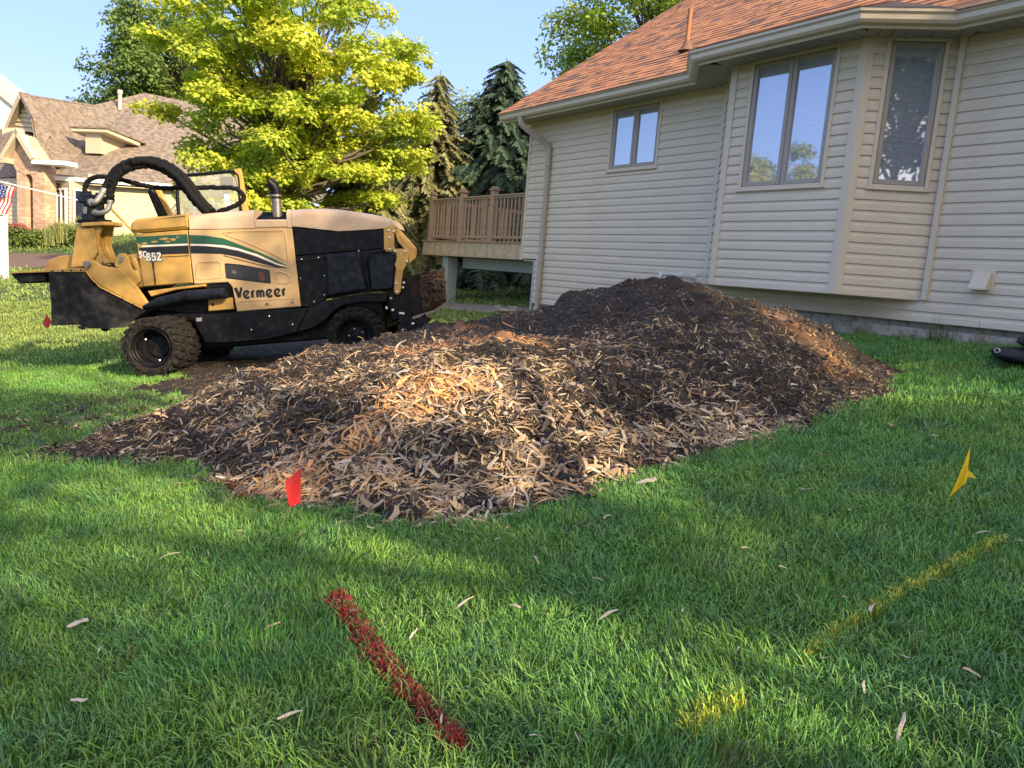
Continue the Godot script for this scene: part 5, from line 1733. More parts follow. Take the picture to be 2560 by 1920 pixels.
# a broad-leaved tree: clumps of leaf clusters on limbs
func broad_tree(called: String, label: String, group: String, foot: Vector3, trunk_h: float, trunk_r: float, mid: Vector3, radii: Vector3, clumps: int, per: int, leaf: float, lobed: bool, tints: Array, sd: int, clump_r := 0.3, flat := 0.55, gaps := []) -> Node3D:
	var t := thing(called, label, "tree", foot, group)
	var r := RandomNumberGenerator.new()
	r.seed = sd
	var centres := []
	var guard := 0
	while centres.size() < clumps and guard < 20000:
		guard += 1
		var d := Vector3(r.randf_range(-1, 1), r.randf_range(-1, 1), r.randf_range(-1, 1))
		var l := d.length()
		if l > 1.0 or l < 0.25:
			continue
		var wob := 1.0 + 0.30 * lump.get_noise_3d(d.x * 1.7 + sd, d.y * 1.7, d.z * 1.7)
		var c := mid + Vector3(d.x * radii.x, d.y * radii.y, d.z * radii.z) * wob
		var ok := true
		for o in centres:
			if o.distance_to(c) < radii.x * clump_r * 0.45:
				ok = false
				break
		if ok:
			centres.append(c)
	# trunk and limbs
	var st := begin()
	var fork := Vector3(mid.x * 0.3, trunk_h, mid.z * 0.3)
	tube(st, curve([Vector3(0, -0.15, 0), Vector3(trunk_r * 0.3, trunk_h * 0.5, 0), fork, mid * 0.75 + fork * 0.25, mid + Vector3(0, radii.y * 0.7, 0)], 3), [trunk_r * 1.3, trunk_r * 1.05, trunk_r, trunk_r, trunk_r * 0.95, trunk_r * 0.9, trunk_r * 0.8, trunk_r * 0.7, trunk_r * 0.55, trunk_r * 0.4, trunk_r * 0.3, trunk_r * 0.2, 0.01], 9)
	put(st, "trunk", mats.bark, t)
	st = begin()
	for i in centres.size():
		var c: Vector3 = centres[i]
		var k := clampf((c.y - trunk_h) / (mid.y + radii.y * 0.7 - trunk_h) * 0.55, 0.0, 0.8)
		var from := fork.lerp(mid + Vector3(0, radii.y * 0.6, 0), k)
		var bend := from.lerp(c, 0.5) + Vector3(r.randfn() * 0.1, -0.04, r.randfn() * 0.1) * radii.x
		tube(st, curve([from, bend, c], 2), [trunk_r * 0.42 * (1.0 - k * 0.6), trunk_r * 0.3, trunk_r * 0.2, trunk_r * 0.13, 0.006], 5, false)
	put(st, "limbs", mats.bark, t)
	var a := leaf_cluster(7, leaf, lobed, sd + 1)
	var b := leaf_cluster(6, leaf * 1.15, lobed, sd + 2)
	var pl := [[], []]
	var co := [[], []]
	for c in centres:
		var cr: float = radii.x * clump_r * r.randf_range(0.75, 1.2)
		var tint := r.randf()
		for i in per:
			var d := Vector3(r.randfn(), r.randfn() * flat, r.randfn())
			d = d.normalized() * pow(r.randf(), 0.45)
			d.y *= flat
			var up := (Vector3.UP + Vector3(r.randfn(), 0, r.randfn()) * 0.6 + d * 0.6).normalized()
			var k := r.randi_range(0, 1)
			var open := false
			for e in gaps:   # a gap in the crown, seen along the sun's direction
				var from: Vector3 = foot + c + d * cr - e[0]
				if (from - e[2] * from.dot(e[2])).length() < e[1]:
					open = true
					break
			if open:
				continue
			pl[k].append(Transform3D(spin(up, r.randf() * TAU) * r.randf_range(0.8, 1.25), c + d * cr))
			var q := clampf(tint * 0.6 + r.randf() * 0.5, 0.0, 0.999) * (tints.size() - 1)
			co[k].append((tints[int(q)] as Color).lerp(tints[int(q) + 1], q - int(q)) * r.randf_range(0.85, 1.12))
	var crown := pivot("crown", t)
	crown.set_meta("kind", "stuff")
	for k in 2:
		scatter("leaves", [a, b][k], mats.leaf, pl[k], co[k], crown)
	return t

func needle_spray(sd: int) -> Mesh:
	var r := RandomNumberGenerator.new()
	r.seed = sd
	var st := begin()
	# a bough tip one unit long with side twigs, each thick with needles
	for k in 30:
		var t := k / 29.0
		var side := 1.0 if k % 2 else -1.0
		var root := Vector3(t, -0.10 * t * t, 0)
		var len := 0.42 * (1.0 - t * 0.75) * r.randf_range(0.7, 1.15)
		var dir := Vector3(0.55, r.randf_range(-0.55, 0.12), side * r.randf_range(0.5, 1.0)).normalized()
		var tip := root + dir * len
		var w := 0.045 * r.randf_range(0.8, 1.3)
		var n := dir.cross(Vector3.UP).normalized()
		var tone := r.randf_range(0.7, 1.15)
		st.set_color(Color(tone, tone, tone))
		tri(st, root - n * w, tip, root + n * w)
		tri(st, root + Vector3(0, w, 0), tip, root - Vector3(0, w, 0))
	return finish(st)

func spruce(called: String, label: String, foot: Vector3, high: float, radius: float, tints: Array, sd: int, group := "spruces behind the houses", rows := 30) -> Node3D:
	var t := thing(called, label, "tree", foot, group)
	var r := RandomNumberGenerator.new()
	r.seed = sd
	var st := begin()
	tube(st, [Vector3(0, -0.2, 0), Vector3(0, high * 0.5, 0), Vector3(0, high, 0)], [high * 0.018, high * 0.011, 0.01], 8)
	put(st, "trunk", mats.bark, t)
	var sprays := [needle_spray(sd), needle_spray(sd + 5)]
	var pl := [[], []]
	var co := [[], []]
	var limbs := begin()
	for j in rows:
		var f := (j + 0.3) / rows
		var y := high * (0.04 + 0.95 * f)
		var reach := radius * pow(1.0 - f, 0.8) * r.randf_range(0.82, 1.12) + 0.12
		var n := maxi(6, int(18 * (1.0 - f * 0.6)))
		for i in n:
			var a := TAU * (i + r.randf() * 0.7) / n + j
			var len := reach * r.randf_range(0.7, 1.1)
			var out := Vector3(cos(a), 0, sin(a))
			var droop := 0.30 + 0.25 * (1.0 - f)
			var tip := Vector3(0, y, 0) + out * len + Vector3(0, -droop * len * 0.6 + 0.1 * len, 0)
			if len > 0.5:
				tube(limbs, [Vector3(0, y, 0), Vector3(0, y, 0).lerp(tip, 0.5), tip], [0.028, 0.02, 0.006], 4, false)
			var m := maxi(2, int(len / 0.16))
			for k in m:
				var u := (k + 0.6) / m
				var at := Vector3(0, y, 0).lerp(tip, u)
				var dir := (out * 0.9 + Vector3(r.randfn() * 0.35, -droop - r.randf() * 0.35, r.randfn() * 0.35)).normalized()
				var zz := dir.cross(Vector3.UP).normalized()
				var size := (0.34 + 0.38 * (1.0 - f)) * r.randf_range(0.8, 1.25) * clampf(radius / 1.8, 0.7, 1.6)
				var q := r.randi_range(0, 1)
				pl[q].append(Transform3D(Basis(dir, zz.cross(dir), zz) * size, at - dir * size * 0.25))
				var tint: Color = (tints[0] as Color).lerp(tints[1], r.randf()) * r.randf_range(0.8, 1.15)
				co[q].append(tint)
	put(limbs, "limbs", mats.bark, t)
	var crown := pivot("crown", t)
	crown.set_meta("kind", "stuff")
	for k in 2:
		scatter("needles", sprays[k], mats.needle, pl[k], co[k], crown)
	return t

func build_trees() -> void:
	var on := func(x: float, z: float) -> Vector3: return ground_at(x, z)
	# the maple behind the machine
	broad_tree("maple_tree", "young yellow-green maple with low branches, behind the stump grinder", "", on.call(-5.25, -17.5), 1.8, 0.15, Vector3(0.1, 4.55, 0), Vector3(2.8, 3.35, 2.4), 190, 62, 0.078, true, [Color(0.27, 0.40, 0.05), Color(0.43, 0.53, 0.055), Color(0.57, 0.62, 0.06), Color(0.68, 0.67, 0.07)], 41, 0.20, 0.5)
	# the big green tree behind the neighbour's roof
	broad_tree("ash_tree", "tall dense green tree rising behind the neighbour's brown roof", "", on.call(-20.5, -46.0), 4.0, 0.35, Vector3(0, 8.2, 0), Vector3(4.7, 4.5, 4.6), 110, 66, 0.22, false, [Color(0.075, 0.14, 0.03), Color(0.13, 0.21, 0.04), Color(0.19, 0.27, 0.06)], 51, 0.26, 0.7)
	# the tree that shows over the near roof
	broad_tree("linden_tree", "round green tree showing above the near brown roof slope", "", on.call(4.6, -30.0), 4.0, 0.3, Vector3(0, 9.0, 0), Vector3(3.9, 4.0, 3.6), 90, 70, 0.16, false, [Color(0.18, 0.28, 0.045), Color(0.31, 0.42, 0.07), Color(0.44, 0.50, 0.11)], 61, 0.26, 0.7)
	broad_tree("poplar_tree", "pale green tree between the two spruces beyond the deck", "", on.call(-2.6, -36.0), 2.5, 0.2, Vector3(0, 4.4, 0), Vector3(4.4, 3.7, 2.4), 90, 70, 0.17, false, [Color(0.16, 0.24, 0.06), Color(0.26, 0.34, 0.10), Color(0.34, 0.40, 0.13)], 71, 0.28, 0.8)
	var olive := [Color(0.17, 0.185, 0.08), Color(0.30, 0.29, 0.135)]
	var blue := [Color(0.045, 0.085, 0.062), Color(0.10, 0.16, 0.105)]
	spruce("spruce_tree", "dark blue-green spruce rising beside the deck at the house corner", on.call(-0.9, -23.5), 6.6, 2.6, blue, 81, "spruces behind the houses", 34)
	spruce("spruce_tree", "brownish olive spruce between the maple and the deck", on.call(-2.75, -23.0), 6.2, 2.0, olive, 85)
	spruce("spruce_tree", "low olive spruce half hidden by the maple's lower branches", on.call(-4.3, -20.5), 4.4, 1.9, olive, 88)
	spruce("spruce_tree", "dull spruce behind the maple, above the machine's exhaust", on.call(-8.3, -25.0), 6.6, 2.0, olive, 91)
	spruce("spruce_tree", "dark spruce filling the gap behind the deck railing", on.call(1.2, -26.0), 6.0, 2.4, blue, 95)
	# dark shrubs at the back of the lawn beneath the deck
	for k in 7:
		var x := -4.8 + k * 1.15
		var z := -27.5 + 0.4 * sin(k * 2.1)
		shrub("yard_shrub", "%s from the left of the dark shrubs behind the far lawn, under the deck" % ORDER[k], "dark shrubs at the back of the lawn", on.call(x, z), Vector3(0.85, 1.0, 0.7), 260, 0.11, [Color(0.018, 0.034, 0.014), Color(0.04, 0.065, 0.024)], 200 + k)
	# trees behind the viewer, whose crowns shade the near lawn and are mirrored in the bay window
	var g3 := [Color(0.05, 0.09, 0.018), Color(0.09, 0.145, 0.024), Color(0.14, 0.19, 0.03)]
	var gaps := []
	var towards: Vector3 = get_node("sun").transform.basis.z
	for e in SUN_GAPS:
		gaps.append([ground_at(e[0], e[1]) + Vector3(0, e[3], 0), e[2] * 1.45, towards])
	for e in SHADE_TREES:
		broad_tree("shade_tree", e[8], "shade trees behind the viewer", on.call(e[0], e[1]), e[2], 0.22, Vector3(0, e[3], 0), Vector3(e[4], e[5], e[4]), e[6], e[7], 0.17, false, g3, int(e[0] * 10 + 300), 0.27, 0.75, gaps)
	# yellow-green trees far to the left, mirrored in the bay's front windows
	broad_tree("garden_tree", "yellow-green tree far to the left, mirrored low in the bay window", "trees mirrored in the windows", on.call(-30.0, -11.6), 2.2, 0.2, Vector3(0, 6.6, 0), Vector3(3.4, 3.8, 3.4), 60, 60, 0.17, false, [Color(0.22, 0.28, 0.04), Color(0.46, 0.42, 0.04)], 411, 0.28, 0.7)
	broad_tree("garden_tree", "small green tree far to the left, mirrored low in the bay window", "trees mirrored in the windows", on.call(-33.0, -8.0), 1.6, 0.16, Vector3(0, 6.0, 0), Vector3(3.2, 2.6, 3.2), 50, 60, 0.17, false, [Color(0.14, 0.22, 0.04), Color(0.28, 0.32, 0.05)], 421, 0.28, 0.7)

# where the photograph shows sun on the near ground, the crowns stand open: x, z, radius, height over the ground
const SUN_GAPS := [[0.55, -1.84, 0.30, 0.0], [0.74, -2.0, 0.22, 0.0], [0.42, -1.70, 0.25, 0.0], [0.42, -2.48, 0.20, 0.0], [0.58, -2.22, 0.14, 0.0], [-0.11, -2.33, 0.13, 0.0], [-1.72, -3.8, 0.26, 0.0], [-0.66, -3.15, 0.20, 0.0], [-0.38, -2.9, 0.13, 0.0], [2.9, -5.65, 0.24, 0.0], [3.3, -5.45, 0.24, 0.0], [2.5, -5.4, 0.16, 0.0], [-1.95, -2.75, 0.16, 0.0], [-4.9, -7.8, 0.30, 0.0], [-4.2, -7.7, 0.22, 0.0], [-0.1, -5.65, 0.20, 0.5], [-0.6, -5.4, 0.18, 0.5], [-0.6, -4.3, 0.22, 0.35], [2.35, -6.05, 0.18, 0.4], [-1.0, -3.75, 0.16, 0.1], [-2.4, -8.3, 0.16, 0.75]]
# x, z, trunk height, crown middle, crown width, crown height, clumps, clusters in each, label
const SHADE_TREES := [
	[5.2, 8.6, 2.2, 6.4, 3.4, 4.0, 30, 74, "leafy shade tree behind the viewer, mirrored in the single bay window"],
	[8.6, 6.0, 2.2, 6.6, 3.4, 4.2, 27, 74, "leafy shade tree behind the viewer beside the house wall"],
	[11.5, 12.5, 3.0, 9.0, 4.2, 5.0, 26, 74, "tall shade tree farthest behind the viewer"],
	[1.8, 10.5, 2.2, 6.6, 3.4, 4.2, 27, 74, "leafy shade tree behind the viewer on the open lawn"],
	[17.5, 9.0, 3.5, 9.7, 4.4, 4.5, 30, 110, "tall shade tree behind the far end of the house"],
]

func shrub(called: String, label: String, group: String, foot: Vector3, size: Vector3, count: int, leaf: float, tints: Array, sd: int, cat := "shrub") -> Node3D:
	var t := thing(called, label, cat, foot, group)
	var r := RandomNumberGenerator.new()
	r.seed = sd
	var st := begin()
	for k in 6:
		var a := TAU * k / 6.0
		tube(st, [Vector3(0, -0.05, 0), Vector3(cos(a) * size.x * 0.3, size.y * 0.5, sin(a) * size.z * 0.3), Vector3(cos(a) * size.x * 0.6, size.y * 0.9, sin(a) * size.z * 0.6)], [0.02, 0.014, 0.005], 5, false)
	put(st, "stems", mats.bark, t)
	var pl := []
	var co := []
	for i in count:
		var d := Vector3(r.randfn(), r.randfn(), r.randfn()).normalized() * pow(r.randf(), 0.4)
		var w := 1.0 + 0.25 * lump.get_noise_3d(d.x * 2 + sd, d.y * 2, d.z * 2)
		pl.append(Transform3D(spin((Vector3.UP + d).normalized(), r.randf() * TAU) * r.randf_range(0.7, 1.3), Vector3(d.x * size.x, size.y * 0.55 + d.y * size.y * 0.55, d.z * size.z) * w))
		co.append((tints[0] as Color).lerp(tints[1], r.randf()) * r.randf_range(0.8, 1.2))
	scatter("foliage", leaf_cluster(7, leaf, false, sd), mats.leaf, pl, co, t)
	return t

# ------------------------------------------------------------------ grass
func tuft(blades: int, radius: float, tall: float, wide: float, lean: float, sd: int) -> Mesh:
	var r := RandomNumberGenerator.new()
	r.seed = sd
	var st := begin(true)
	for k in blades:
		st.set_smooth_group(k)
		var a := r.randf() * TAU
		var q := sqrt(r.randf()) * radius
		var root := Vector3(cos(a) * q, -0.005, sin(a) * q)
		var h := tall * r.randf_range(0.55, 1.15)
		var b := r.randf() * TAU
		var out := Vector3(cos(b), 0, sin(b)) * h * lean * absf(r.randfn()) * 0.7
		var face := r.randf() * TAU
		var s := Vector3(cos(face), 0, sin(face)) * wide * r.randf_range(0.7, 1.3) * 0.5
		var tone := r.randf_range(0.5, 1.35)
		st.set_color(Color(tone * r.randf_range(0.85, 1.2), tone, tone * r.randf_range(0.8, 1.3)))
		if r.randf() < 0.05:
			st.set_color(Color(2.4, 0.95, 2.0) * r.randf_range(0.7, 1.0))
		var p1 := root + Vector3(0, h * 0.45, 0) + out * 0.22
		var p2 := root + Vector3(0, h * 0.82, 0) + out * 0.62
		var p3 := root + Vector3(0, h * (1.0 - 0.25 * minf(lean, 1.0)), 0) + out
		quad(st, root - s, root + s, p1 + s * 0.95, p1 - s * 0.95)
		quad(st, p1 - s * 0.95, p1 + s * 0.95, p2 + s * 0.7, p2 - s * 0.7)
		tri(st, p2 - s * 0.7, p2 + s * 0.7, p3)
	return finish(st)

# how thick the grass stands: 1 on lawn, 0 on the heap, bare soil, gravel and inside walls
func lawn_cover(x: float, z: float) -> float:
	if heap_at(x, z) > 0.005:
		return 0.0
	var s := x * wall_s.x + z * wall_s.z
	var off := x * wall_n.x + z * wall_n.z + WALL_DISTANCE
	if off < 0.02 and s > -11.5:
		return 0.0
	if off < 0.75 and off > -0.35 and s < -11.3 and s > -17.2:
		return 0.0
	if absf(z - (x + 20.0) * 0.10 + 25.8) < 1.25 and x < -9.0:
		return 0.0
	var d := bare(x, z)
	# worn turf round the wheels and along the heap's tail
	d = minf(d, near_line(Vector2(x, z), Vector2(-3.2, -5.2), Vector2(-3.7, -7.0)) - 0.35 + 0.5 * lump.get_noise_2d(x * 2.0 + 3, z * 2.0))
	return clampf(0.5 + d * 0.9, 0.42, 1.0) if d < 0.8 else 1.0

# lines of utility paint sprayed on the grass: from x, z to x, z, half width, 1 red or 2 yellow
const PAINT := [[-0.56, -2.53, -0.25, -1.98, 0.027, 1], [-0.25, -1.98, -0.06, -1.69, 0.022, 1], [-1.55, -4.10, -1.28, -3.66, 0.03, 1], [1.92, -2.81, 1.22, -2.31, 0.016, 2], [1.22, -2.31, 0.90, -2.05, 0.015, 2], [0.66, -1.85, 0.50, -1.72, 0.04, 2]]

func paint_at(x: float, z: float) -> float:
	for e in PAINT:
		if near_line(Vector2(x, z), Vector2(e[0], e[1]), Vector2(e[2], e[3])) < e[4] * (0.9 if e[5] == 1 else 0.5):
			return 1.0
	return 0.0

func build_lawn() -> void:
	var lawn := pivot("lawn_grass", self)
	tag(lawn, "thick green lawn grass between the houses", "", "", "stuff")
	var paint := pivot("painted_grass", self)
	tag(paint, "strips of grass sprayed with red and yellow utility paint", "", "", "stuff")
	var r := RandomNumberGenerator.new()
	r.seed = 99
	var kinds := [[], [], []]
	for k in 5:
		kinds[0].append(tuft(38, 0.055, 0.058, 0.0034, 0.95, 500 + k))
		kinds[1].append(tuft(36, 0.085, 0.060, 0.0048, 0.8, 520 + k))
		kinds[2].append(tuft(30, 0.17, 0.075, 0.011, 0.8, 540 + k))
	# [x0, x1, z0, z1, spacing, kind, size]
	var zones := [[-3.4, 3.2, -4.3, 0.6, 0.050, 0, 1.0], [-7.2, 6.0, -9.0, -4.3, 0.082, 1, 1.0], [3.2, 5.6, -4.3, -0.5, 0.085, 1, 1.0], [-6.5, -3.4, -4.3, -1.5, 0.085, 1, 1.0], [-14.0, 2.0, -17.0, -9.0, 0.155, 2, 1.0], [-30.0, 6.0, -36.0, -17.0, 0.32, 2, 1.9]]
	var pl := {}
	var co := {}
	for z in zones:
		var x := float(z[0])
		while x < z[1]:
			var zz := float(z[2])
			while zz < z[3]:
				var px: float = x + r.randf_range(-0.5, 0.5) * z[4]
				var pz: float = zz + r.randf_range(-0.5, 0.5) * z[4]
				zz += z[4]
				# leave out what lies far outside the view
				if absf(px) > 0.72 * -pz + 1.6:
					continue
				if z[5] == 2 and px > -9.0 and pz < -30.0:
					continue
				var cover := lawn_cover(px, pz)
				if r.randf() > cover * 1.3:
					continue
				var v := lump.get_noise_2d(px * 0.7, pz * 0.7)
				var v2 := lump.get_noise_2d(px * 2.6 + 30, pz * 2.6)
				var c := Color(0.125, 0.33, 0.06).lerp(Color(0.20, 0.37, 0.055), clampf(0.5 + v * 0.9, 0, 1)).lerp(Color(0.115, 0.28, 0.10), clampf(v2 * 1.3, 0, 0.7))
				c = c * r.randf_range(0.82, 1.18)
				if pz < -8.0:  # far lawn turns yellow: sunlight painted into the blade colour
					c = c.lerp(Color(0.25, 0.32, 0.075), soft(-8.0, -13.0, pz) * 0.8)
				if cover < 0.7:
					c = c.lerp(Color(0.10, 0.105, 0.035), (0.8 - cover) * 0.6)
				if r.randf() < 0.02:
					c = c.lerp(Color(0.20, 0.17, 0.06), 0.6)
				var key := "%d %d" % [z[5], r.randi_range(0, 4)]
				var lean := Vector3(lump.get_noise_2d(px * 1.5, pz * 1.5 + 50), 0, lump.get_noise_2d(px * 1.5 + 50, pz * 1.5)) * 0.9
				var up := (ground_up(px, pz) + lean).normalized()
				var tall: float = (1.0 + 0.35 * lump.get_noise_2d(px * 1.1 + 9, pz * 1.1)) * r.randf_range(0.85, 1.2) * (0.45 + 0.55 * cover)
				if paint_at(px, pz) > 0.5:
					continue
				if not pl.has(key):
					pl[key] = []
					co[key] = []
				pl[key].append(Transform3D(spin(up, r.randf() * TAU).scaled_local(Vector3(z[6], z[6] * tall if z[6] < 1.5 else tall * 1.2, z[6])), ground_at(px, pz)))
				co[key].append(c)
			x += z[4]
	for key in pl:
		var q: PackedStringArray = key.split(" ")
		scatter("tufts", kinds[int(q[0])][int(q[1])], mats.blade, pl[key], co[key], lawn)
	# the sprayed strips: small tufts set close along each line
	var little := [tuft(10, 0.016, 0.056, 0.0036, 0.8, 651), tuft(10, 0.016, 0.056, 0.0036, 0.8, 652)]
	var sp := [[], []]
	var sc := [[], []]
	for e in PAINT:
		var a2 := Vector2(e[0], e[1])
		var b2 := Vector2(e[2], e[3])
		var side := (b2 - a2).normalized().orthogonal()
		for k in int(a2.distance_to(b2) / 0.0022):
			var q: Vector2 = a2.lerp(b2, r.randf()) + side * clampf(r.randfn() * 0.5, -1.0, 1.0) * e[4]
			if heap_at(q.x, q.y) > 0.01:
				continue
			var c: Color = Color(0.50, 0.04, 0.03).lerp(Color(0.16, 0.03, 0.016), r.randf())
			if e[5] == 2:
				if r.randf() < 0.5:
					continue
				c = Color(0.72, 0.68, 0.05).lerp(Color(0.26, 0.40, 0.05), r.randf())
			elif r.randf() < 0.10:
				c = Color(0.12, 0.22, 0.04)
			var j := k % 2
			sp[j].append(Transform3D(spin(ground_up(q.x, q.y) + Vector3(r.randfn(), 0, r.randfn()) * 0.15, r.randf() * TAU), ground_at(q.x, q.y)))
			sc[j].append(c)
	for j in 2:
		scatter("painted_blades", little[j], mats.blade, sp[j], sc[j], paint)
	# broad single blades standing out of the lawn
	var wide := tuft(7, 0.04, 0.13, 0.0075, 1.1, 601)
	var a := []
	var b := []
	for k in 150:
		var x := r.randf_range(-2.2, 2.2)
		var z := r.randf_range(-4.0, -1.4)
		if lawn_cover(x, z) < 0.9:
			continue
		a.append(Transform3D(spin(ground_up(x, z), r.randf() * TAU) * r.randf_range(0.6, 1.0), ground_at(x, z)))
		b.append(Color(0.085, 0.19, 0.035) * r.randf_range(0.8, 1.2))
	scatter("coarse_blades", wide, mats.blade, a, b, lawn)

# ------------------------------------------------------------------ the neighbours' houses
# a flat sheet of any corners with thickness
func sheet(st: SurfaceTool, v: Array, thick: float) -> void:
	var n: Vector3 = (v[1] - v[0]).cross(v[2] - v[0]).normalized() * thick
	if n.y < 0:
		n = -n
	for k in range(1, v.size() - 1):
		tri(st, v[0], v[k], v[k + 1])
		tri(st, v[0] - n, v[k + 1] - n, v[k] - n)
	for k in v.size():
		var j := (k + 1) % v.size()
		quad(st, v[k], v[k] - n, v[j] - n, v[j])

# an upright wall between two points, from low to high, with lapped boards
func upright(st: SurfaceTool, a: Vector3, b: Vector3, low: float, high: float, thick: float, t := Transform3D()) -> void:
	var d := Vector3(b.x - a.x, 0, b.z - a.z)
	var l := d.length()
	d /= l
	box(st, Vector3(0, low, -thick), Vector3(l, high, 0), Transform3D(Basis(d, Vector3.UP, d.cross(Vector3.UP)), Vector3(a.x, 0, a.z)))

func board_wall(called: String, a: Vector3, b: Vector3, low: float, high: float, m: Material, parent: Node, step := 0.16) -> Node3D:
	var d := Vector3(b.x - a.x, 0, b.z - a.z)
	var l := d.length()
	d /= l
	var f := pivot(called, parent, Transform3D(Basis(d, Vector3.UP, d.cross(Vector3.UP)), Vector3(a.x, 0, a.z)))
	var st := begin()
	box(st, Vector3(0, low, -0.2), Vector3(l, high, -0.03))
	put(st, "backing", m, f)
	st = begin()
	box(st, Vector3(0, 0, -0.03), Vector3(l, step - 0.004, 0.0), Transform3D(Basis(Vector3.RIGHT, -0.1), Vector3.ZERO))
	var board := finish(st)
	var y := low
	while y < high - step * 0.5:
		var o := put_mesh(board, "siding_board", m, f)
		o.position = Vector3(0, y, 0)
		y += step
	return f

func far_window(parent: Node, t: Transform3D, wide: float, high: float, panes := 1) -> void:
	var w := pivot("window", parent, t)
	var st := begin()
	var c := 0.07
	for e in [[0.0, c, 0.0, high], [wide - c, wide, 0.0, high], [c, wide - c, high - c, high], [c, wide - c, 0.0, c], [wide * 0.5 - 0.03, wide * 0.5 + 0.03, c, high - c]]:
		if e[0] > 0.1 and e[1] < wide - 0.1 and panes == 1 and e[2] > 0.01 and e[3] < high - 0.01:
			continue
		box(st, Vector3(e[0], e[2], -0.04), Vector3(e[1], e[3], 0.05), Transform3D(), 0.01)
	put(st, "frame", mats.far_white, w)
	st = begin()
	box(st, Vector3(c, c, -0.02), Vector3(wide - c, high - c, 0.0))
	put(st, "pane", mats.far_glass, w)

func build_neighbours() -> void:
	var h := thing("brick_house", "neighbour's house with brown shingle roofs, beige siding and a brick porch gable", "house", ground_at(-16.5, -30.0))
	var o := h.position
	var R: Material = mats.far_roof
	var at := func(v: Array) -> Vector3: return Vector3(v[0], v[1], v[2]) - o
	var P: Vector3 = at.call([-17.66, 7.94, -36.0])
	var R2: Vector3 = at.call([-18.59, 6.82, -33.5])
	var V: Vector3 = at.call([-17.14, 3.76, -29.0])
	var C: Vector3 = at.call([-17.66, 3.34, -28.5])
	var C2: Vector3 = at.call([-15.55, 3.31, -27.9])
	var E: Vector3 = at.call([-9.4, 3.6, -30.9])
	var H: Vector3 = at.call([-14.6, 7.75, -37.6])
	var H2: Vector3 = at.call([-9.0, 3.6, -40.0])
	var A: Vector3 = at.call([-19.13, 6.43, -30.0])
	var AL: Vector3 = at.call([-20.08, 5.15, -30.5])
	var AR: Vector3 = at.call([-17.91, 4.92, -29.3])
	var st := begin()
	sheet(st, [P, C, C2, E, H], 0.1)
	put(st, "roof", R, h)
	st = begin()
	sheet(st, [H, E, H2], 0.1)
	put(st, "roof", R, h)
	st = begin()
	sheet(st, [P, R2, V, C], 0.1)
	put(st, "roof", R, h)
	st = begin()
	var LR: Vector3 = at.call([-17.5, 3.90, -28.0])
	sheet(st, [A, R2, V, LR, AR], 0.1)
	put(st, "roof", R, h)
	st = begin()
	sheet(st, [A, R2, R2 + Vector3(-2.5, -3.2, 0.5), AL + Vector3(-0.3, -0.1, 0.1)], 0.1)
	put(st, "roof", R, h)
	st = begin()
	sheet(st, [P, R2, R2 + Vector3(-2.5, -3.2, 0.5), P + Vector3(-3.0, -4.5, -4)], 0.1)
	put(st, "roof", R, h)
	# left lower roof
	st = begin()
	sheet(st, [at.call([-24.0, 5.2, -32.0]), at.call([-20.3, 5.15, -30.4]), at.call([-18.3, 4.8, -29.2]), at.call([-18.8, 3.28, -28.8]), at.call([-24.0, 2.9, -30.6])], 0.1)
	put(st, "roof", R, h)
	# upper gable: boards and rakes
	var gable := pivot("gable", h)
	var gd := (AR - AL)
	for k in 8:
		var f0 := k / 8.0
		var f1 := (k + 0.96) / 8.0
		var l0 := AL.lerp(A, f0)
		var r0 := AR.lerp(A, f0)
		var l1 := AL.lerp(A, f1)
		var r1 := AR.lerp(A, f1)
		var nrm := Vector3(-gd.z, 0, gd.x).normalized() * -0.05
		if nrm.z < 0:
			nrm = -nrm
		st = begin()
		quad(st, l0 + nrm, r0 + nrm, r1, l1)
		quad(st, l0, r0, r0 + nrm, l0 + nrm)
		put(st, "siding_board", mats.far_wall, gable)
	for e in [[A, AL], [A, AR]]:
		st = begin()
		var d: Vector3 = e[1] - e[0]
		var out := Vector3(-0.5, 0, 0.8).normalized()
		sheet(st, [e[0] + out * 0.3, e[0] + out * 0.3 + Vector3(0, -0.2, 0), e[1] + d * 0.05 + out * 0.3 + Vector3(0, -0.2, 0), e[1] + d * 0.05 + out * 0.3], 0.05)
		put(st, "rake_board", mats.far_wall, gable)
		st = begin()
		sheet(st, [e[0] + out * 0.34 + Vector3(0, 0.03, 0), e[0] + Vector3(0, 0.03, 0), e[1] + d * 0.06 + Vector3(0, 0.03, 0), e[1] + d * 0.06 + out * 0.34 + Vector3(0, 0.03, 0)], 0.05)
		put(st, "rake_roof", R, gable)
	st = begin()
	box(st, Vector3(-0.25, -0.2, -0.1), Vector3(0.35, 0.12, 0.35), Transform3D(Basis(), AL + Vector3(0.05, -0.1, 0)))
	put(st, "eave_return", mats.far_wall, gable)
	# brick porch: two piers, arch, gable over them
	var porch := pivot("porch", h)
	var pa: Vector3 = at.call([-18.50, 0, -28.25])
	var pd := Vector3(0.96, 0, 0.28).normalized()
	var pt := Transform3D(Basis(pd, Vector3.UP, pd.cross(Vector3.UP)), Vector3(pa.x, -o.y, pa.z))
	var y0 := ground_y(-18, -28.2) - 0.1
	st = begin()
	box(st, Vector3(0, y0, -0.5), Vector3(0.40, 3.45, 0.0), pt)
	put(st, "brick_pier", mats.brick, porch)
	st = begin()
	box(st, Vector3(0.74, y0, -0.5), Vector3(1.28, 3.62, 0.0), pt)
	put(st, "brick_pier", mats.brick, porch)
	st = begin()
	var arch := PackedVector2Array([Vector2(0.0, 3.45), Vector2(0.40, 3.30)])
	for k in 9:
		var a := PI - PI * k / 8.0
		arch.append(Vector2(0.57 + cos(a) * 0.17, 3.22 + sin(a) * 0.12))
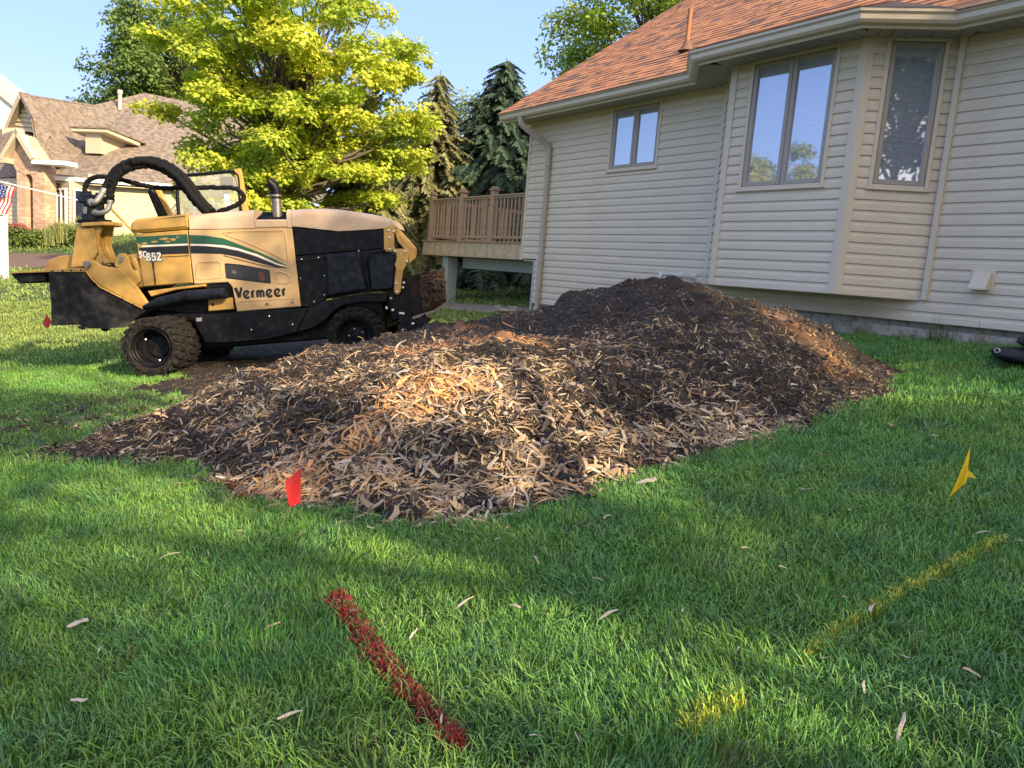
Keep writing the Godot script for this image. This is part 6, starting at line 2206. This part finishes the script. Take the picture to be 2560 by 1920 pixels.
	arch.append_array([Vector2(0.74, 3.30), Vector2(1.28, 3.62), Vector2(1.10, 3.9), Vector2(0.36, 4.70), Vector2(-0.30, 3.85)])
	slab(st, arch, -0.45, 0.02, pt)
	put(st, "brick_gable", mats.brick, porch)
	for e in [[Vector2(0.36, 4.86), Vector2(-0.45, 3.85)], [Vector2(0.36, 4.86), Vector2(1.12, 3.88)]]:
		st = begin()
		var d: Vector2 = (e[1] - e[0]).normalized()
		var nn := d.orthogonal() * (0.16 if e[1].x < 0 else -0.16)
		if nn.y > 0:
			nn = -nn
		slab(st, PackedVector2Array([e[0], e[1], e[1] + nn * 0.9, e[0] + nn]), 0.05, 0.32, pt)
		put(st, "rake_board", mats.far_wall, porch)
	st = begin()
	box(st, Vector3(-0.62, 3.66, -0.2), Vector3(-0.1, 3.84, 0.3), pt)
	put(st, "eave_return", mats.far_wall, porch)
	st = begin()
	box(st, Vector3(0.95, 3.66, -0.3), Vector3(2.5, 3.82, 0.25), pt, 0.02)
	put(st, "gutter", mats.far_white, porch)
	st = begin()
	box(st, Vector3(0.0, y0, -1.6), Vector3(1.4, 3.6, -1.5), pt)
	put(st, "porch_back", mats.brick, porch)
	# walls below the eaves
	var base := -o.y
	board_wall("wall", at.call([-24.0, 0, -30.6]), at.call([-18.45, 0, -28.7]), ground_y(-20, -29) - o.y - 0.2, 3.2 + base, mats.far_wall, h)
	var b0: Vector3 = at.call([-17.38, 0, -28.75])
	var b1: Vector3 = at.call([-16.48, 0, -28.05])
	var b2: Vector3 = at.call([-15.83, 0, -28.12])
	var b3: Vector3 = at.call([-9.6, 0, -31.0])
	var low := ground_y(-16, -28.3) - o.y - 0.3
	var w0 := board_wall("wall", b0, b1, low, 3.2 + base, mats.far_wall, h)
	far_window(w0, Transform3D(Basis(), Vector3(0.12, 1.66 + base, 0.02)), 0.85, 1.28, 2)
	var w1 := board_wall("wall", b1, b2, low, 3.2 + base, mats.far_wall, h)
	far_window(w1, Transform3D(Basis(), Vector3(0.16, 1.66 + base, 0.02)), 0.42, 1.28)
	var w2 := board_wall("wall", b2, b3, low, 3.45 + base, mats.far_wall, h)
	far_window(w2, Transform3D(Basis(), Vector3(3.1, 1.75 + base, 0.02)), 0.9, 1.2, 2)
	st = begin()
	for e in [[C + Vector3(-0.1, -0.06, 0.05), C2 + Vector3(0, -0.06, 0.05)], [C2 + Vector3(0, -0.06, 0.05), E + Vector3(0, -0.06, 0.05)]]:
		sheet(st, [e[0] + Vector3(0, 0.09, 0), e[0] + Vector3(0, -0.06, 0), e[1] + Vector3(0, -0.06, 0), e[1] + Vector3(0, 0.09, 0)], 0.1)
	put(st, "gutter", mats.far_white, h)
	st = begin()
	sheet(st, [C + Vector3(0.1, -0.17, 0), C2 + Vector3(0, -0.17, 0), E + Vector3(0, -0.17, 0), E + Vector3(0, -0.17, -1.2), C + Vector3(0.2, -0.17, -1.2)], 0.03)
	put(st, "soffit", mats.far_wall, h)
	# small dormer and vent pipe on the roof
	var dm := pivot("dormer", h, Transform3D(Basis(Vector3.UP, -0.25), at.call([-16.55, 4.72, -29.75])))
	st = begin()
	box(st, Vector3(-0.35, -0.3, -1.4), Vector3(0.35, 0.42, 0.0))
	put(st, "dormer_wall", mats.far_wall, dm)
	st = begin()
	box(st, Vector3(-0.85, 0.42, -1.5), Vector3(0.80, 0.56, 0.25), Transform3D(Basis(Vector3.RIGHT, -0.12), Vector3.ZERO), 0.02)
	put(st, "dormer_eave", mats.far_wall, dm)
	st = begin()
	box(st, Vector3(-0.9, 0.56, -1.8), Vector3(0.85, 0.62, 0.28), Transform3D(Basis(Vector3.RIGHT, -0.1), Vector3.ZERO))
	put(st, "dormer_roof", R, dm)
	st = begin()
	tube(st, [at.call([-17.7, 6.75, -33.9]), at.call([-17.7, 7.42, -33.9])], [0.08], 12)
	tube(st, [at.call([-17.7, 7.42, -33.9]), at.call([-17.7, 7.58, -33.9])], [0.11], 12)
	put(st, "vent_pipe", mats.far_pipe, h)
	# the white house behind, at the left edge
	var wh := thing("white_house", "white gable of a house just showing at the left edge", "house", ground_at(-33.0, -48.0))
	st = begin()
	var wt := Transform3D(Basis(Vector3.UP, 0.15), Vector3(0, -wh.position.y, 0))
	slab(st, PackedVector2Array([Vector2(-6, -1), Vector2(2.1, -1), Vector2(2.1, 8.3), Vector2(-2.2, 11.6), Vector2(-6, 8.7)]), -6, 0, wt)
	put(st, "wall", mats.far_white, wh)
	for e in [[Vector2(-2.2, 11.75), Vector2(2.5, 8.2)], [Vector2(-2.2, 11.75), Vector2(-6.4, 8.6)]]:
		st = begin()
		slab(st, PackedVector2Array([e[0], e[1], e[1] + Vector2(0, -0.22), e[0] + Vector2(0, -0.22)]), -6.2, 0.3, wt)
		put(st, "roof", mats.far_pipe, wh)
	# flag on its pole by the porch
	var fl := thing("porch_flag", "striped red and white flag with a blue canton hanging at the porch", "flag", ground_at(-16.0, -24.9))
	fl.position.y = 0.0
	var ft := Transform3D(Basis(Vector3(0.94, -0.1, 0.1), Vector3(0.35, 0.92, 0.05), Vector3(0, 0, 1)), Vector3(-0.62, 1.70, 0.8))
	for k in 9:
		st = begin()
		for q in 8:
			var wav := func(u: float) -> float: return 0.04 * sin(u * 9.0)
			var x0 := k * 0.062
			var v0 := q * 0.128
			quad(st, ft * Vector3(x0, v0, wav.call(v0)), ft * Vector3(x0 + 0.062, v0, wav.call(v0 + 0.06)), ft * Vector3(x0 + 0.062, v0 + 0.128, wav.call(v0 + 0.19)), ft * Vector3(x0, v0 + 0.128, wav.call(v0 + 0.128)))
		put(st, "stripe", mats.flag_stripe if k % 2 == 0 else mats.far_white, fl)
	st = begin()
	box(st, Vector3(-0.45, 0.62, 0.02), Vector3(0.30, 1.03, 0.045), ft)
	var canton := put(st, "canton", mats.flag_blue, fl)
	for j in 5:
		for i in 6:
			st = begin()
			var star := PackedVector2Array()
			for k in 10:
				var a := TAU * k / 10.0
				star.append(Vector2(-0.38 + i * 0.12 + (0.03 if j % 2 else 0.0), 0.67 + j * 0.08) + Vector2(sin(a), cos(a)) * (0.026 if k % 2 == 0 else 0.011))
			slab(st, star, 0.046, 0.05, ft)
			put(st, "star", mats.far_white, canton)
	st = begin()
	rod(st, Vector3(-1.6, 2.95, 1.0), Vector3(1.45, 2.35, -1.9), 0.018)
	put(st, "pole", mats.far_white, fl)
	# leafy bed, tall grasses and pink flowers in front of the porch
	for k in 5:
		shrub("bed_shrub", "%s from the left of the low green shrubs before the neighbour's porch" % ORDER[k], "shrubs in the neighbour's bed", ground_at(-17.9 + k * 0.62, -27.45 + 0.15 * sin(k * 2.0)), Vector3(0.52, 0.62, 0.4), 160, 0.10, [Color(0.11, 0.17, 0.03), Color(0.20, 0.26, 0.05)], 240 + k)
	for k in 5:
		var g := thing("feather_grass", "%s from the left of the tall feathery grass clumps in the neighbour's bed" % ORDER[k], "ornamental grass", ground_at(-16.6 + k * 0.42, -27.5 + 0.15 * cos(k * 1.7)), "feather grasses in the neighbour's bed")
		var pl := []
		var co := []
		for i in 14:
			pl.append(Transform3D(Basis(Vector3.UP, rng.randf() * TAU) * rng.randf_range(0.8, 1.2), Vector3(rng.randfn() * 0.12, 0, rng.randfn() * 0.12)))
			co.append(Color(0.15, 0.24, 0.05).lerp(Color(0.30, 0.30, 0.12), rng.randf()))
		scatter("blades", tuft(26, 0.16, 0.85, 0.014, 0.45, 700 + k), mats.blade, pl, co, g)
	shrub("flower_clump", "clump of pink flowers at the foot of the brick porch", "", ground_at(-18.2, -27.75) + Vector3(0, 0.3, 0), Vector3(0.42, 0.35, 0.3), 90, 0.08, [Color(0.55, 0.03, 0.12), Color(0.60, 0.12, 0.22)], 260, "flowers")

# ------------------------------------------------------------------ small things
# a wire stake with a plastic flag; the flag's corners are given
func marker(called: String, label: String, corners: Array, foot: Vector3, head: Vector3, m: Material, ink: Material, lines: int, bend: float) -> void:
	var f := thing(called, label, "marker flag", foot, "marker flags")
	var st := begin()
	rod(st, Vector3(0, -0.08, 0), head - foot, 0.0016, 6)
	put(st, "wire", mats.wire, f)
	# a thin sheet, slightly cupped
	st = begin(true)
	var n := 8
	var face: Vector3 = (corners[1] - corners[0]).cross(corners[3] - corners[0]).normalized()
	if face.z < 0:
		face = -face
	var p := func(u: float, v: float) -> Vector3:
		return (corners[0] as Vector3).lerp(corners[1], u).lerp((corners[3] as Vector3).lerp(corners[2], u), v) - foot + face * bend * sin(u * PI) * (0.4 + v)
	for j in n:
		for i in n:
			for e in [0.0, 0.0006]:
				quad(st, p.call(i / 8.0, j / 8.0) + face * e, p.call((i + 1) / 8.0, j / 8.0) + face * e, p.call((i + 1) / 8.0, (j + 1) / 8.0) + face * e, p.call(i / 8.0, (j + 1) / 8.0) + face * e)
	var flag := put(st, "flag", m, f)
	# blurred rows of small print
	for k in lines:
		st = begin()
		var v0 := 0.22 + 0.56 * k / lines
		var u := 0.18 + 0.1 * rng.randf()
		while u < 0.78:
			var l := rng.randf_range(0.02, 0.08)
			quad(st, p.call(u, v0) + face * 0.0015, p.call(u + l, v0) + face * 0.0015, p.call(u + l, v0 + 0.035) + face * 0.0015, p.call(u, v0 + 0.035) + face * 0.0015)
			u += l + rng.randf_range(0.012, 0.03)
		put(st, "print_row", ink, flag)

func build_small_things() -> void:
	marker("marker_flag", "red plastic flag at the near foot of the chip pile", [Vector3(-0.909, 0.270, -3.30), Vector3(-0.905, 0.109, -3.30), Vector3(-0.951, 0.087, -3.29), Vector3(-0.974, 0.201, -3.29)], ground_at(-0.893, -3.31), Vector3(-0.907, 0.275, -3.302), mats.flag_red, mats.ink_red, 4, 0.006)
	marker("marker_flag", "bright yellow plastic flag standing alone on the lawn at the right", [Vector3(1.599, 0.728, -2.60), Vector3(1.545, 0.552, -2.58), Vector3(1.588, 0.582, -2.60), Vector3(1.612, 0.632, -2.61)], ground_at(1.585, -2.62), Vector3(1.601, 0.735, -2.602), mats.flag_yellow, mats.ink_yellow, 5, 0.006)
	marker("marker_flag", "small red plastic flag on the far lawn left of the machine", [Vector3(-5.748, 0.255, -9.3), Vector3(-5.690, 0.165, -9.3), Vector3(-5.731, 0.078, -9.3), Vector3(-5.802, 0.120, -9.3)], ground_at(-5.72, -9.32), Vector3(-5.746, 0.26, -9.302), mats.flag_red, mats.ink_red, 0, 0.005)
	# the loose corner of the yellow flag
	var tail := get_node("marker_flag_001")
	var st := begin(true)
	var b: Vector3 = tail.position
	quad(st, Vector3(1.608, 0.645, -2.61) - b, Vector3(1.622, 0.637, -2.60) - b, Vector3(1.632, 0.621, -2.59) - b, Vector3(1.610, 0.622, -2.605) - b)
	put(st, "loose_corner", mats.flag_yellow, tail)
	# a folded black cover lying by the house wall
	var bag := thing("black_cover", "folded black fabric cover with metal eyelets on the grass by the wall", "cover", ground_at(4.60, -6.3))
	for e in [[0.0, 0.13, 0.58, 0.48, 0.0, 61], [0.12, 0.14, 0.48, 0.42, 0.07, 65]]:
		st = begin(true)
		var nu := 26
		var nv := 16
		var grid := []
		for j in nv + 1:
			for i in nu + 1:
				var u := TAU * i / nu
				var v := PI * j / nv - PI / 2
				var cu := signf(cos(u)) * pow(absf(cos(u)), 0.45)
				var su := signf(sin(u)) * pow(absf(sin(u)), 0.45)
				var cv := pow(absf(cos(v)), 0.4)
				var q := Vector3(cu * cv * e[2], sin(v) * e[1] * 0.5 + e[0] * 0.95 + e[1] * 0.5, su * cv * e[3])
				q += Vector3(1, 0.5, 1) * 0.05 * lump.get_noise_3d(q.x * 4 + e[5], q.y * 9, q.z * 4)
				q.x += e[4]
				grid.append(q)
		for j in nv:
			for i in nu:
				var k := j * (nu + 1) + i
				quad(st, grid[k], grid[k + 1], grid[k + nu + 2], grid[k + nu + 1])
		put(st, "fold", mats.black_cloth, bag)
	bag.rotation.y = -0.5
	for e in [[-0.56, 0.10, 0.30]]:
		st = begin()
		tube(st, curve([Vector3(e[0] - 0.02, e[1], e[2]), Vector3(e[0], e[1] + 0.02, e[2] + 0.01), Vector3(e[0] + 0.02, e[1], e[2] + 0.02), Vector3(e[0], e[1] - 0.02, e[2] + 0.01), Vector3(e[0] - 0.02, e[1], e[2])], 3), [0.004], 6)
		put(st, "eyelet", mats.zinc, bag)
	# splash block under the downspout
	var sp := by_wall(-11.75, 0.42, 0)
	var splash := thing("splash_block", "tan plastic splash trough lying under the downspout", "splash block", ground_at(sp.x, sp.z))
	splash.basis = Basis(wall_s, Vector3.UP, wall_n) * Basis(Vector3.UP, -0.5)
	st = begin()
	box(st, Vector3(-0.75, 0.0, -0.16), Vector3(0.45, 0.05, 0.16), Transform3D(Basis(Vector3.BACK, 0.05), Vector3(0, 0.03, 0)), 0.01)
	put(st, "tray", mats.downspout, splash)
	for z in [-0.16, 0.13]:
		st = begin()
		box(st, Vector3(-0.75, 0.05, z), Vector3(0.45, 0.11, z + 0.03), Transform3D(Basis(Vector3.BACK, 0.05), Vector3(0, 0.03, 0)), 0.008)
		put(st, "side", mats.downspout, splash)
	# weeds along the foundation
	var names := ["bushy green weed with tall seed stalks against the foundation", "thin dry weed stalks against the foundation left of the vent hood", "dry straw-coloured weed at the foundation below the vent hood", "small green weed at the foundation beneath the bay"]
	var k := 0
	for e in [[-4.04, 0.14, 60, 0.30, 1.0], [-4.92, 0.12, 14, 0.24, 0.3], [-3.66, 0.12, 26, 0.22, 0.1], [-4.45, 0.12, 18, 0.15, 0.8]]:
		var p := by_wall(e[0], e[1], 0)
		var w := thing("foundation_weed", names[k], "weed", ground_at(p.x, p.z), "weeds along the foundation")
		put_mesh(tuft(e[2], 0.13, e[3] * 0.75, 0.006, 0.6, 800 + k), "leaves", weed_mat(Color(0.06, 0.12, 0.03).lerp(Color(0.30, 0.24, 0.11), 1.0 - e[4])), w)
		put_mesh(tuft(7, 0.10, e[3] * 1.5, 0.004, 0.25, 810 + k), "stalks", weed_mat(Color(0.27, 0.24, 0.12)), w)
		k += 1
	# white post at the left edge
	var fp := thing("white_post", "weathered white wooden post at the left edge of the picture", "post", ground_at(-14.15, -21.0))
	st = begin()
	box(st, Vector3(-0.09, -0.2, -0.09), Vector3(0.09, 1.72, 0.09), Transform3D(), 0.02)
	put(st, "post", mats.far_white, fp)
	st = begin()
	box(st, Vector3(-0.105, 1.72, -0.105), Vector3(0.105, 1.76, 0.105), Transform3D(), 0.02)
	put(st, "cap", mats.far_white, fp)
	# edging stones along the bed at the back of the lawn
	for i in 9:
		var x := -3.6 + i * 0.42
		var o := put_mesh(stone(i), "edging_stone", mats.gravel, self)
		o.position = ground_at(x, -25.6 + 0.1 * sin(i * 1.9)) + Vector3(0, 0.04, 0)
		o.scale = Vector3(0.24, 0.13 + 0.03 * sin(i * 2.3), 0.18)
		tag(o, "%s from the left of the rough edging stones behind the far lawn" % ORDER[i], "stone", "edging stones behind the far lawn")

func weed_mat(c: Color) -> StandardMaterial3D:
	var m: StandardMaterial3D = mats.blade.duplicate()
	m.albedo_color = c.linear_to_srgb()
	return m

func stone(sd: int) -> Mesh:
	var st := begin()
	var n := 9
	var m := 6
	var g := []
	for j in m + 1:
		for i in n:
			var u := TAU * i / n
			var v := PI * j / m - PI / 2
			var p := Vector3(cos(u) * cos(v), sin(v), sin(u) * cos(v))
			g.append(p * (1.0 + 0.35 * lump.get_noise_3d(p.x * 1.6 + sd * 7, p.y * 1.6, p.z * 1.6)))
	for j in m:
		for i in n:
			var a := j * n + i
			var b := j * n + (i + 1) % n
			quad(st, g[a], g[b], g[b + n], g[a + n])
	return finish(st)
